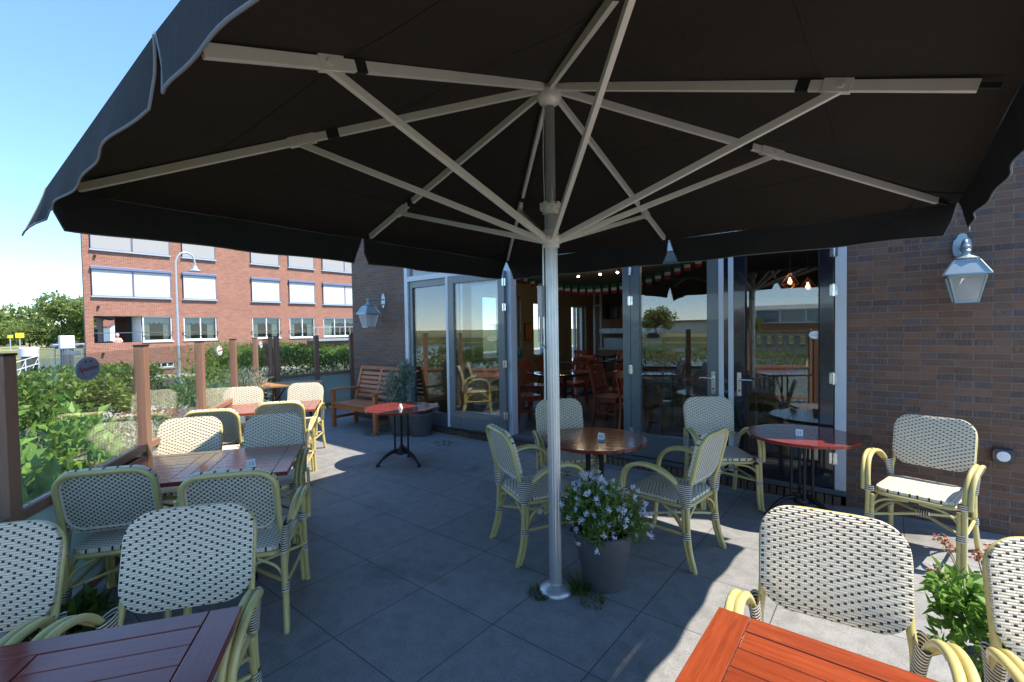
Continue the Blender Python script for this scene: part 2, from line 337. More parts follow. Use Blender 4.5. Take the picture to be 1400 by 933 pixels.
class MB:
    def __init__(s): s.v = []; s.f = []; s.uv = []; s.mi = []; s.tint = []; s.T = Matrix.Identity(4)
    def add(s, vs, fs, uvs=None, mi=0, tint=.5):
        b = len(s.v); s.v += [tuple(s.T @ Vector(v)) for v in vs]
        ox, oy = random.uniform(0, 40), random.uniform(0, 40)
        for k, f in enumerate(fs):
            s.f.append([b + i for i in f]); s.mi.append(mi); s.tint.append(tint)
            if uvs: s.uv.append(uvs[k])
            else:
                P = [Vector(vs[i]) for i in f]; n = (P[1] - P[0]).cross(P[2] - P[0])
                a = [abs(x) for x in n]; ax = a.index(max(a))
                s.uv.append([((p.y, p.z), (p.x, p.z), (p.x, p.y))[ax] for p in P])
        return s
    def box(s, x0, x1, y0, y1, z0, z1, mi=0, rnd=False, grain='x', rot=None):
        V = [(x0, y0, z0), (x1, y0, z0), (x1, y1, z0), (x0, y1, z0), (x0, y0, z1), (x1, y0, z1), (x1, y1, z1), (x0, y1, z1)]
        F = [(0, 3, 2, 1), (4, 5, 6, 7), (0, 1, 5, 4), (1, 2, 6, 5), (2, 3, 7, 6), (3, 0, 4, 7)]
        ux, uy = (random.uniform(0, 40), random.uniform(0, 40)) if rnd else (0, 0)
        U = []
        for k, f in enumerate(F):
            q = []
            for i in f:
                p = V[i]
                a = {0: (p[0], p[1]), 1: (p[0], p[1]), 2: (p[0], p[2]), 4: (p[0], p[2]), 3: (p[1], p[2]), 5: (p[1], p[2])}[k]
                if rnd:
                    w = {'x': p[0], 'y': p[1], 'z': p[2]}[grain]
                    o = sum(p) - w
                    a = (w, o)
                q.append((a[0] + ux, a[1] + uy))
            U.append(q)
        if rot is not None:
            c = Vector(((x0 + x1) / 2, (y0 + y1) / 2, (z0 + z1) / 2)); V = [tuple(c + rot @ (Vector(v) - c)) for v in V]
        return s.add(V, F, U, mi)
    def bar(s, a, b, w, h, mi=0, upv=(0, 0, 1)):
        a, b = Vector(a), Vector(b); d = (b - a).normalized(); u = Vector(upv)
        sd = d.cross(u); sd = sd.normalized() if sd.length > 1e-4 else Vector((1, 0, 0)); n = sd.cross(d)
        L = (b - a).length; V = []
        for p in (a, b):
            for x, y in ((-1, -1), (1, -1), (1, 1), (-1, 1)): V.append(tuple(p + sd * x * w / 2 + n * y * h / 2))
        F = [(3, 2, 1, 0), (4, 5, 6, 7), (0, 1, 5, 4), (1, 2, 6, 5), (2, 3, 7, 6), (3, 0, 4, 7)]
        r = random.uniform(0, 30)
        U = [[(r, r)] * 4, [(r, r)] * 4] + [[(r, r + y), (r, r + y + w), (r + L, r + y + w), (r + L, r + y)] for y in (0, .1, .2, .3)]
        return s.add(V, F, U, mi)
    def tube(s, pts, r, n=10, mi=0, closed=False, k=5, cap=True, raw=False):
        P = [Vector(p) for p in pts] if raw else smooth_path(pts, k)
        if closed and not raw:
            P = smooth_path(list(pts) + [pts[0]], k)[:-1]
        m_ = len(P); rad = r if callable(r) else (lambda t: r)
        T = []
        for i in range(m_):
            a = P[(i - 1) % m_] if (closed or i) else P[i]; b = P[(i + 1) % m_] if (closed or i < m_ - 1) else P[i]
            T.append((b - a).normalized())
        ref = Vector((0, 0, 1)) if abs(T[0].z) < .9 else Vector((0, 1, 0))
        nx = T[0].cross(ref).normalized(); V = []; L = [0]
        for i in range(m_):
            nx = (nx - T[i] * nx.dot(T[i])).normalized(); ny = T[i].cross(nx)
            if i: L.append(L[-1] + (P[i] - P[i - 1]).length)
            rr = rad(i / max(1, m_ - 1))
            for q in range(n):
                a = 2 * math.pi * q / n; V.append(tuple(P[i] + (nx * math.cos(a) + ny * math.sin(a)) * rr))
        F = []; U = []
        for i in range(m_ if closed else m_ - 1):
            j = (i + 1) % m_; l0 = L[i]; l1 = L[j] if j else L[i] + .01
            for q in range(n):
                q2 = (q + 1) % n
                F.append((i * n + q, i * n + q2, j * n + q2, j * n + q))
                U.append([(l0, q * .01), (l0, (q + 1) * .01), (l1, (q + 1) * .01), (l1, q * .01)])
        if cap and not closed:
            F.append(tuple(range(n))[::-1]); U.append([(0, 0)] * n)
            F.append(tuple(range((m_ - 1) * n, m_ * n))); U.append([(L[-1], 0)] * n)
        return s.add(V, F, U, mi)
    def lathe(s, prof, n=24, c=(0, 0, 0), mi=0, sq=False):
        V = []; F = []
        for r, z in prof:
            for q in range(n):
                a = 2 * math.pi * (q + (.5 if sq else 0)) / n; V.append((c[0] + r * math.cos(a), c[1] + r * math.sin(a), c[2] + z))
        for i in range(len(prof) - 1):
            for q in range(n):
                q2 = (q + 1) % n; F.append((i * n + q, i * n + q2, (i + 1) * n + q2, (i + 1) * n + q))
        F.append(tuple(range(n))[::-1]); F.append(tuple(range((len(prof) - 1) * n, len(prof) * n)))
        return s.add(V, F, None, mi)
    def prism(s, poly, z0, z1, mi=0, uvoff=None, T=None):
        n = len(poly); V = [(x, y, z0) for x, y in poly] + [(x, y, z1) for x, y in poly]
        ox, oy = uvoff or (0, 0)
        F = [tuple(range(n))[::-1], tuple(range(n, 2 * n))]
        U = [[(poly[i][0] + ox, poly[i][1] + oy) for i in F[0]], [(poly[i][0] + ox, poly[i][1] + oy) for i in range(n)]]
        for i in range(n):
            j = (i + 1) % n; F.append((i, j, n + j, n + i))
            U.append([(poly[i][0] + ox, poly[i][1] + oy), (poly[j][0] + ox, poly[j][1] + oy), (poly[j][0] + ox, poly[j][1] + oy + z1 - z0), (poly[i][0] + ox, poly[i][1] + oy + z1 - z0)])
        if T: V = [tuple(T @ Vector(v)) for v in V]
        return s.add(V, F, U, mi)
    def leaf(s, c, d, w, L, nrm, tint, mi=0, fold=.25):
        d = d.normalized(); sd = d.cross(nrm)
        if sd.length < 1e-3: sd = d.cross(Vector((.3, .9, .1)))
        sd.normalize(); n = sd.cross(d)
        V = [c, c + d * L * .35 + sd * w * .5 + n * fold * w, c + d * L, c + d * L * .35 - sd * w * .5 + n * fold * w]
        return s.add([tuple(v) for v in V], [(0, 1, 2), (0, 2, 3)], [[(0, 0)] * 3] * 2, mi, tint)
    def build(s, name, mats, parent=None, smooth=False, bevel=0, loc=None, tint=False):
        me = bpy.data.meshes.new(name); me.from_pydata(s.v, [], s.f)
        ul = me.uv_layers.new(name='UVMap'); d = [c for f in s.uv for p in f for c in p]; ul.data.foreach_set('uv', d)
        for mt in (mats if isinstance(mats, (list, tuple)) else [mats]): me.materials.append(mt)
        me.polygons.foreach_set('material_index', s.mi)
        if smooth: me.polygons.foreach_set('use_smooth', [True] * len(s.f))
        if tint:
            at = me.attributes.new('tint', 'FLOAT', 'FACE'); at.data.foreach_set('value', s.tint)
        me.update()
        o = bpy.data.objects.new(name, me); COL.objects.link(o)
        if parent: o.parent = parent
        if loc: o.location = loc
        if bevel:
            b = o.modifiers.new('edge', 'BEVEL'); b.width = bevel; b.segments = 2; b.limit_method = 'ANGLE'; b.angle_limit = R(40)
        if smooth:
            try: me.set_sharp_from_angle(angle=R(42))
            except Exception: pass
        return o

def thing(name, label, cat, loc=(0, 0, 0), rz=0, group=None):
    o = bpy.data.objects.new(name, None); o.empty_display_size = .1; COL.objects.link(o); o.location = loc; o.rotation_euler = (0, 0, rz)
    o['label'] = label; o['category'] = cat
    if group: o['group'] = group
    return o
def tag(o, label, cat, group=None):
    o['label'] = label; o['category'] = cat
    if group: o['group'] = group
    return o
def kind(o, k): o['kind'] = k; return o
def dup(root, loc, rz, label, group=None):
    def cp(o, par):
        c = o.copy(); COL.objects.link(c)
        if par: c.parent = par
        for ch in o.children: cp(ch, c)
        return c
    r = cp(root, None); r.location = loc; r.rotation_euler = (0, 0, rz); r['label'] = label
    if group: r['group'] = group
    return r
def text_mesh(body, size, name, mat, parent, Mx, shear=0, depth=.0006, align='CENTER'):
    cu = bpy.data.curves.new(name, 'FONT'); cu.body = body; cu.size = size; cu.align_x = align; cu.align_y = 'CENTER'; cu.extrude = depth; cu.shear = shear
    tmp = bpy.data.objects.new('tmp', cu); COL.objects.link(tmp); dg = bpy.context.evaluated_depsgraph_get(); dg.update()
    me = bpy.data.meshes.new_from_object(tmp.evaluated_get(dg)); me.name = name
    bpy.data.objects.remove(tmp); bpy.data.curves.remove(cu)
    me.transform(Mx); me.materials.clear(); me.materials.append(mat)
    o = bpy.data.objects.new(name, me); COL.objects.link(o)
    if parent: o.parent = parent
    return o
def rrect(hx, hy, r, k=6, cx=0, cy=0):
    out = []
    for sx, sy, a0 in ((1, 1, 0), (-1, 1, 90), (-1, -1, 180), (1, -1, 270)):
        for i in range(k + 1):
            a = R(a0 + 90 * i / k); out.append((cx + sx * (hx - r) + r * math.cos(a), cy + sy * (hy - r) + r * math.sin(a)))
    return out
def V3(*a): return Vector(a)
def rv(): return Vector((random.gauss(0, 1), random.gauss(0, 1), random.gauss(0, 1))).normalized()

# ------------------------------------------------------------------ setting: ground, terrace, water
g = MB(); g.prism([(-44, -5.6), (900, -5.6), (900, 900), (-900, 900), (-900, 130), (-100, 110), (-44, 40)], -3.2, -1.1); kind(g.build('ground', EARTH), 'structure')
g = MB(); g.prism([(-900, -900), (900, -900), (900, -78), (-96, -78), (-96, 108), (-900, 128)], -3.2, -1.6)
g.prism([(-900, -900), (900, -900), (900, -82), (-101, -82), (-101, 107), (-900, 127)], -1.598, -.5); kind(g.build('far_bank_terrain', BANK), 'structure')
g = MB(); g.prism([(-1.25, -1.42), (-9.35, 3.9), (-9.35, 16), (4.5, 16), (4.5, -1.42)], -1.1, 0); kind(g.build('terrace_pavement', PAVE), 'structure')
g = MB(); g.box(-34, -21, -4.5, 90, -1.096, -1.06); kind(g.build('road', ASPH), 'structure')
g = MB(); g.box(-36.4, -34, -4.5, 90, -1.09, -.97); g.box(-21, -19, -4.5, 90, -1.09, -.97); kind(g.build('sidewalk', GREYC), 'structure')
g = MB(); g.prism([(-900, -899), (900, -899), (900, -5.4), (-44, -5.4), (-44, 40), (-100, 112), (-900, 132)], -2.9, -2.1)
kind(g.build('river_water', WATER), 'structure')
def wall_cells(mb, u0, u1, z0, z1, holes, put):
    """a wall split on a grid round its openings; put(mb,u0,u1,z0,z1) adds one solid piece"""
    us = sorted({u0, u1, *[h[0] for h in holes], *[h[1] for h in holes]}); zs = sorted({z0, z1, *[h[2] for h in holes], *[h[3] for h in holes]})
    for a, b in zip(us, us[1:]):
        run = None
        for c, d in zip(zs, zs[1:]):
            hit = any(h[0] < (a + b) / 2 < h[1] and h[2] < (c + d) / 2 < h[3] for h in holes)
            if not hit: run = (run[0], d) if run else (c, d)
            if (hit or d == zs[-1]) and run: put(mb, a, b, *run); run = None

# ------------------------------------------------------------------ the restaurant building
FY = 5.13                     # outer face of the facade
OX0, OX1 = -6.47, -.29        # the glazed opening
B = thing('restaurant_building', 'dark brown brick restaurant with tall folding glass doors behind the parasol', 'building', (-3, FY, 0))
def part(mb, name, mat, par=B, **k):
    mw = par.matrix_basis.copy(); p = par
    while p.parent: p = p.parent; mw = p.matrix_basis @ mw
    for i, v in enumerate(mb.v): mb.v[i] = tuple(mw.inverted() @ Vector(v))
    return mb.build(name, mat, par, **k)
g = MB(); XR = .95
wall_cells(g, -8.06, XR, -.3, 5.2, [(OX0, OX1, .0, 3.25)], lambda q, a, b, c, d: q.box(a, b, FY, FY + .33, c, d))
part(g, 'wall', BRICK)
g = MB(); LW = [(8.45, 9.98, .85, 2.5), (10.55, 11.75, .85, 2.4), (12.55, 13.45, .1, 2.35)]
wall_cells(g, FY + .33, 15.0, -1.0, 5.2, LW, lambda q, a, b, c, d: q.box(-8.06, -7.74, a, b, c, d)); part(g, 'wall', BRICK)
g = MB(); wall_cells(g, FY + .361, 14.68, .1, 2.86, LW, lambda q, a, b, c, d: q.box(-7.738, -7.70, a, b, c, d)); part(g, 'plaster', CREAM)
for bb in ((.60, .62, FY + .361, 14.6), (-.24, .6, FY + .331, FY + .36), (-7.70, -6.53, FY + .331, FY + .36)):
    g = MB(); g.box(*bb, .1, 2.859); part(g, 'plaster', CREAM)
g = MB(); g.box(XR - .33, XR, FY + .33, 15, -.3, 5.2); g.box(-7.74, XR - .33, 14.68, 15, -.3, 5.2); part(g, 'wall', BRICK)
g = MB(); g.box(-8.16, XR + .06, FY - .07, 15.1, 5.2, 5.34); part(g, 'roof', LEAD)
g = MB(); g.box(-7.7, .6, FY + .36, 14.6, -.1, .1); part(g, 'floor', FLOOR)
g = MB(); g.box(-7.7, .6, FY + .36, 14.6, 2.86, 3.0); part(g, 'ceiling', CEIL)
g = MB(); g.box(-.4, .55, 9.6, 9.9, .1, 2.859); part(g, 'plaster', CREAM)
# brick plinth under the doors, threshold
g = MB()
x = OX0 + .01
while x < OX1 - .06:
    w = .052; g.box(x, x + w, FY - .055, FY + .1, -.02, .085 + random.uniform(-.004, .004)); x += .064
part(g, 'plinth', mat_brick('plinth_brick', ((.16, .11, .075), (.10, .06, .045), (.06, .05, .05)), (.07, .065, .06), .3, .3, bump=.5))
g = MB(); g.box(OX0, OX1, FY - .03, FY + .3, .09, .135); part(g, 'threshold', LEAD, bevel=.004)
# fixed frames
g = MB(); zt, hd = 3.25, 2.47
for a, b in ((OX0, OX0 + .085), (-5.36, -5.29), (-4.245, -4.13), (-.375, OX1)): g.box(a, b, FY - .012, FY + .12, .135, zt)
g.box(OX0 + .085, OX1 - .085, FY - .01, FY + .119, hd, hd + .085); g.box(OX0 + .085, OX1 - .085, FY - .01, FY + .119, zt - .06, zt)
part(g, 'frame', WHITEP, bevel=.004)
g = MB(); g.box(OX0 + .087, OX1 - .087, FY + .05, FY + .062, hd + .087, zt - .062); part(g, 'transom_pane', DOORG)
g = MB()
for a, b in ((-6.383, -6.30), (-5.44, -5.362)): g.box(a, b, FY + .02, FY + .09, .137, hd - .002)
g.box(-6.30, -5.44, FY + .02, FY + .09, hd - .11, hd - .002); g.box(-6.30, -5.44, FY + .02, FY + .09, .137, .30)
wn = part(g, 'window', GREYP, bevel=.003)
g = MB(); g.box(-6.298, -5.442, FY + .05, FY + .062, .302, hd - .112); part(g, 'pane', DOORG, wn)
g = MB(); g.box(-5.288, -4.25, FY + .03, FY + .09, .137, .30); g.box(-5.288, -5.2, FY + .03, FY + .09, .30, hd - .1); g.box(-4.34, -4.25, FY + .03, FY + .09, .30, hd - .1); g.box(-5.288, -4.25, FY + .03, FY + .09, hd - .1, hd - .002)
wn = part(g, 'window', DARKP, bevel=.003)
g = MB(); g.box(-5.198, -4.342, FY + .05, FY + .062, .302, hd - .102); part(g, 'pane', DOORG, wn)

def door_leaf(hx, hy, width, ang, mat, left_hinge, edge_white, handle, low=.28, label=None):
    """leaf built in its own plane: u from hinge, thickness .06; ang turns it about the hinge"""
    D = bpy.data.objects.new('door', None); COL.objects.link(D); D.parent = B; D.location = Vector((hx, hy, 0)) - B.location; D.rotation_euler = (0, 0, ang)
    if label: D['label'] = label
    sg = 1 if left_hinge else -1
    def bx(q, a, b, y0, y1, c, d, mi=0): q.box(*sorted((sg * a, sg * b)), y0, y1, c, d, mi)
    q = MB(); st = .105
    bx(q, .0, st, -.03, .03, .15, 2.46); bx(q, width - st, width, -.03, .03, .15, 2.46)
    bx(q, st, width - st, -.03, .03, 2.46 - .11, 2.46); bx(q, st, width - st, -.03, .03, .15, low + .12)
    bx(q, st + .02, width - st - .02, -.034, -.03, .19, low + .06)
    q.build('leaf_frame', mat, D, bevel=.004)
    q = MB(); bx(q, st + .001, width - st - .001, -.008, .008, low + .121, 2.349); pn = q.build('glass_pane', DOORG, D)
    q = MB()
    for a, b in ((st + .0005, st + .012), (width - st - .012, width - st - .0005)): bx(q, a, b, -.022, .022, low + .122, 2.348)
    bx(q, st + .012, width - st - .012, -.022, .022, low + .122, low + .134); bx(q, st + .012, width - st - .012, -.022, .022, 2.336, 2.348)
    q.build('glazing_bead', RUBBER if mat is DARKP else GREYP, D)
    if edge_white:
        q = MB(); bx(q, width + .001, width + .05, -.036, .024, .15, 2.46); q.build('edge_trim', WHITEP, D, bevel=.003)
    for z in (.42, 1.15, 1.95, 2.3):
        q = MB(); q.tube([(0, -.042, z - .055), (0, -.042, z + .055)], .009, 8, k=1); bx(q, .002, .03, -.036, -.031, z - .05, z + .05); bx(q, -.03, -.002, -.036, -.031, z - .05, z + .05)
        q.build('hinge', CHROME, D, smooth=True)
    if handle:
        hxw = sg * (width - .052)
        q = MB(); q.box(hxw - .02, hxw + .02, -.038, -.0305, .93, 1.17); pl = q.build('handle_plate', CHROME, D, bevel=.003)
        q = MB(); q.tube([(hxw, -.036, 1.10), (hxw, -.075, 1.10), (hxw - sg * .02, -.085, 1.10), (hxw - sg * .125, -.085, 1.10)], .0095, 10, k=4); q.build('handle', CHROME, D, smooth=True)
        q = MB(); q.lathe([(.009, 0), (.009, .004)], 12); q.v = [(hxw + x, -.0385 - z, .985 + y) for x, y, z in q.v]; q.build('keyhole', INK, D)
    return D, pn
D1, _ = door_leaf(-4.19, FY - .055, 1.06, R(3.5), GREYP, False, True, False, label='grey folding door leaf folded back against the window')
D2, _ = door_leaf(-2.34, FY + .02, .97, 0, GREYP, True, True, True, label='closed grey glass door with steel handle')
D3, dp = door_leaf(-.385, FY + .02, .84, 0, DARKP, False, True, True, low=.24, label='closed glossy dark navy glass door')
for (par, xx, zz, rx, rz_) in ((D3, -.14, 1.545, .052, .037),):
    q = MB(); q.prism([(rx * math.cos(2 * math.pi * k / 28), rz_ * math.sin(2 * math.pi * k / 28)) for k in range(28)], 0, .001)
    q.v = [(xx + x, -.0095 - z, zz + y) for x, y, z in q.v]; dc = q.build('decal', SIGNW, par)
    text_mesh('Spunine', .026, 'lettering', GALV, par, Matrix.Translation((xx, -.0112, zz)) @ Matrix.Rotation(R(90), 4, 'X'), .25, .0002)
g = MB(); g.box(-1.318, -1.278, FY - .005, FY + .09, .137, 2.468); part(g, 'frame', DARKP)  # dark strip added in place of the dark gap between the leaves
g = MB(); g.box(-2.44, -2.345, FY - .008, FY + .1, .137, 2.468); part(g, 'frame', GREYP, bevel=.004)
g = MB(); g.box(-4.1, -2.45, FY - .06, FY + .33, .136, .152); part(g, 'threshold', LEAD)
# interior back wall, partitions, glazed porch frames
g = MB(); g.box(-7.69, .6, 13.7, 13.76, .1, 2.859); part(g, 'wall_panelling', PANELW)
g = MB(); g.box(-7.2, -.3, 13.66, 13.699, 2.3, 2.858); part(g, 'bulkhead', DKWALL)
for ys in LW:
    g = MB(); a, b, c, d = ys
    for p, r_ in ((a, a + .06), (b - .06, b), ((a + b) / 2 - .03, (a + b) / 2 + .03)): g.box(-7.9, -7.82, p, r_, c, d)
    g.box(-7.9, -7.82, a + .06, b - .06, c, c + .06); g.box(-7.9, -7.82, a + .06, b - .06, d - .06, d)
    w_ = part(g, 'window', WHITEP)
    g = MB(); g.box(-7.866, -7.854, a + .06, b - .06, c + .06, d - .06); part(g, 'pane', GLASS, w_)
    if c > .5:
        g = MB(); g.box(-7.74, -7.5, a - .05, b + .05, c - .04, c); part(g, 'sill', CREAM, w_)
g = MB()
for x_ in (-7.35, -7.12): g.box(x_, x_ + .07, 13.3, 13.37, .1, 2.858)
g.box(-7.28, -7.12, 13.3, 13.37, 2.3, 2.36); part(g, 'porch_frame', GALV)

# ------------------------------------------------------------------ the apartment building across the road
AX = -39.0
A = thing('apartment_building', 'red brick apartment block with white window screens across the road', 'building', (AX - 6, 17, -1.1))
H1 = [(6.5, 10.65, 1.13, 2.87), (11.34, 13.45, 1.15, 2.85), (15.95, 18.12, 1.15, 2.85), (18.9, 21.1, 1.12, 2.85), (21.9, 26.2, 1.15, 2.85)]
H2 = [(6.45, 10.65, 4.1, 5.98), (11.34, 13.48, 4.1, 5.98), (15.92, 18.15, 4.1, 5.98), (18.88, 21.15, 4.1, 5.98), (21.88, 26.2, 4.05, 5.95)]
H3 = [(a, b, 7.05, 8.9) for a, b, c, d in H2]
H0 = [(9.55, 10.7, -.72, -.3), (13.0, 14.4, -.72, -.3)]
EX = [(28.2, 30.4, z0, z0 + 1.75) for z0 in (1.13, 4.1, 7.05)]
g = MB(); wall_cells(g, 6.1, 34, -1.1, 11.0, H0 + H1 + H2 + H3 + EX, lambda q, a, b, c, d: q.box(AX - .35, AX, a, b, c, d)); part(g, 'wall', BRICKR, A)
g = MB(); e0, e1 = Vector((AX - .352, 6.28, 0)), Vector((AX - 12, 9.6, 0)); ed = (e1 - e0).normalized(); eL = (e1 - e0).length
def endbox(a, b, z0, z1): g.bar(tuple(e0 + ed * a + Vector((0, .0, (z0 + z1) / 2))), tuple(e0 + ed * b + Vector((0, 0, (z0 + z1) / 2))), .35, z1 - z0)
endbox(0, eL, -1.1, 1.13); endbox(0, eL, 2.87, 11.0); endbox(5.2, 5.5, 1.13, 2.87)
g.box(AX - 12, AX - .35, 33.65, 34, -1.1, 11); g.box(AX - 12, AX - 11.65, 11.2, 33.65, -1.1, 11); g.box(AX - 12, AX - 11.65, 9.8, 11.2, 2.87, 11); g.box(AX - 12, AX - 11.65, 9.8, 11.2, -1.1, 1.13); part(g, 'wall', BRICKR, A)
g = MB(); g.prism([(AX + .25, 5.95), (AX + .25, 34.2), (AX - 12.2, 34.2), (AX - 12.2, 9.4)], 11.0, 11.3); part(g, 'roof', LEAD, A)
g = MB()
for z in (-.05, 2.9, 5.85, 8.8): g.prism([(AX - .36, 6.62), (AX - .36, 33.64), (AX - 11.6, 33.64), (AX - 11.6, 9.9)], z, z + .2)
part(g, 'floor_slab', GREYC, A)
# loggia at the corner
g = MB(); g.box(AX - 3.5, AX - 3.42, 8.2, 8.95, 1.0, 2.9); part(g, 'loggia_panel', BROWNP, A)
g = MB(); g.box(AX - 3.5, AX - .36, 8.95, 9.0, 1.0, 2.9); part(g, 'loggia_partition', WPVC, A)
def win(a, b, c, d, n, curtain=True):
    q = MB(); x0, x1 = AX - .16, AX - .06; w = .07
    for k in range(n + 1):
        y = a + (b - a - w) * k / n; q.box(x0, x1, y, y + w, c + .06, d)
    for k in range(n):
        y0 = a + (b - a - w) * k / n + w; y1 = a + (b - a - w) * (k + 1) / n
        q.box(x0, x1, y0, y1, d - w, d); q.box(x0, x1, y0, y1, c + .06, c + .06 + w)
    fr = part(q, 'window', WPVC, A)
    q = MB(); q.box(AX - .115, AX - .105, a + w, b - w, c + .13, d - w); part(q, 'pane', WINGL, fr)
    q = MB(); q.box(AX - .05, AX + .06, a - .05, b + .05, c - .03, c + .059); part(q, 'sill', GREYC if c < 0 else WPVC, fr)
    if curtain:
        q = MB(); nn = 40
        for y0, y1 in ((a + .1, a + .1 + (b - a) * .2), (b - .1 - (b - a) * .22, b - .1)):
            pts = [(AX - .32 + .03 * math.sin(k * 1.7), y0 + (y1 - y0) * k / nn) for k in range(nn + 1)]
            for p, r_ in zip(pts, pts[1:]): q.add([(p[0], p[1], c + .15), (r_[0], r_[1], c + .15), (r_[0], r_[1], d - .1), (p[0], p[1], d - .1)], [(0, 1, 2, 3)])
        nn = 24
        for k in range(nn):
            y0 = a + .1 + (b - a - .2) * k / nn; y1 = a + .1 + (b - a - .2) * (k + 1) / nn
            f_ = lambda t: d - .38 - .13 * abs(math.sin(t * math.pi * 5))
            q.add([(AX - .28, y0, f_(k / nn)), (AX - .28, y1, f_((k + 1) / nn)), (AX - .28, y1, d - .06), (AX - .28, y0, d - .06)], [(0, 1, 2, 3)])
        part(q, 'curtain', CURT, fr)
    q = MB(); q.box(AX - 2.6, AX - 2.55, a - .3, b + .3, c - .3, d + .2); part(q, 'room_shade_sheet', ROOMD, fr)  # flat dark sheet, its colour stands in for the unlit room
    return fr
win(9.0, 10.65, 1.13, 2.87, 1); 
for h in H1[1:4]: win(*h, 2)
win(*H1[4], 4); win(*EX[0], 2, False)
for h in H0: win(*h, 3, False)
def screen(a, b, c, d, n, mat):
    q = MB(); w = .05
    q.box(AX + .03, AX + .10, a + .02, a + w, c, d - .16); q.box(AX + .03, AX + .10, b - w, b - .02, c, d - .16)
    q.box(AX + .03, AX + .10, a + w, b - w, c + .031, c + .07); q.box(AX + .03, AX + .10, a + w, b - w, d - .2, d - .161)
    for k in range(1, n): y = a + (b - a) * k / n; q.box(AX + .031, AX + .099, y - .03, y + .03, c + .07, d - .2)
    fr = part(q, 'window', BLUEG, A)
    q = MB()
    for k in range(n):
        y0 = a + (b - a) * k / n + .05; y1 = a + (b - a) * (k + 1) / n - .05; q.box(AX + .05, AX + .062, y0, y1, c + .07, d - .17)
    part(q, 'screen', mat, fr)
    q = MB(); q.box(AX + .002, AX + .18, a - .03, b + .03, d - .16, d + .02); part(q, 'screen_box', BLUEG, fr, bevel=.01)
    q = MB(); q.box(AX + .002, AX + .13, a - .03, b + .03, c - .06, c + .03); part(q, 'sill', GALV, fr)
for k, h in enumerate(H2): screen(*h, 2 if k in (0, 4) else 1, SHUT)
for k, h in enumerate(H3): screen(*h, 2 if k in (0, 4) else 1, SHUTG)
for e in EX[1:]: screen(*e, 1, SHUT)
for a, b, z in [(6.5, 10.7, 1.75)] + [(h[0] - .1, h[1] + .1, 1.72) for h in H1[1:4]]:
    q = MB(); q.box(AX + .06, AX + .10, a, b, z, z + .05)
    for y in (a + .02, b - .06): q.box(AX + .001, AX + .06, y, y + .04, z + .005, z + .045)
    part(q, 'railing', LEAD, A)
q = MB(); q.box(AX + .9, AX + .94, 20.4, 26.4, 2.0, 2.05)
for k in range(13): y = 20.4 + .5 * k - (.04 if k == 12 else 0); q.box(AX + .905, AX + .935, y, y + .03, 1.0, 2.0)
q.box(AX + .06, AX + .95, 20.4, 26.4, .82, 1.0); part(q, 'balcony', GALV, A)
q = MB()
for y, z in ((6.62, 6.55), (6.7, 3.35), (6.85, .35)): q.box(AX + .001, AX + .12, y, y + .1, z, z + .16)
part(q, 'wall_lamp', IRON, A)
q = MB(); q.bar(tuple(e0 + ed * .1 + Vector((0, .1, 2.03))), tuple(e0 + ed * 3.2 + Vector((0, .1, 2.03))), .04, .05)
for k in range(14): p = e0 + ed * (.1 + k * .23) + Vector((0, .1, 0)); q.bar(tuple(p + Vector((0, 0, 1.14))), tuple(p + Vector((0, 0, 2.0))), .03, .03)
part(q, 'railing', IRON, A)
# the person on the loggia
def skin_body(name, pts, edges, mat, par):
    me = bpy.data.meshes.new(name); me.from_pydata([p[:3] for p in pts], edges, []); o = bpy.data.objects.new(name, me); COL.objects.link(o)
    if par: o.parent = par
    sk = o.modifiers.new('skin', 'SKIN'); sv = me.skin_vertices[0].data
    for v, p in zip(sv, pts): v.radius = (p[3], p[3] * (p[4] if len(p) > 4 else 1)); v.use_root = False
    sv[0].use_root = True; sb = o.modifiers.new('sub', 'SUBSURF'); sb.levels = 2; sb.render_levels = 2
    me.materials.append(mat); return o
Pp = thing('person', 'person with pale hair and pink shirt leaning on the corner balcony ledge', 'person', (AX - .62, 7.75, .92))
pts = [(0, 0, .02, .15, 1.1), (0, 0, .22, .14, 1.2), (.03, 0, .42, .15, 1.3), (.05, 0, .52, .065), (.07, 0, .60, .075), (.08, 0, .69, .088), (.08, 0, .76, .06),
       (.04, .17, .45, .06), (.12, .22, .25, .045), (.28, .10, .22, .036), (.04, -.17, .45, .06), (.12, -.22, .25, .045), (.28, -.10, .22, .036)]
skin_body('body', pts, [(0, 1), (1, 2), (2, 3), (3, 4), (4, 5), (5, 6), (2, 7), (7, 8), (8, 9), (2, 10), (10, 11), (11, 12)], SKIN, Pp)
q = MB(); q.tube([(0, 0, 0), (0, 0, .2), (.02, 0, .38), (.045, 0, .49)], lambda t: .19 - .02 * t - (.09 if t > .85 else 0), 14); q.tube([(.045, .15, .46), (.12, .22, .26)], .068, 10); q.tube([(.045, -.15, .46), (.12, -.22, .26)], .068, 10)
q.build('shirt', PINK, Pp, smooth=True)
q = MB(); q.lathe([(.02, .115), (.07, .10), (.102, .05), (.106, 0), (.095, -.04)], 16, (.065, 0, .70)); q.build('hair', HAIRM, Pp, smooth=True)
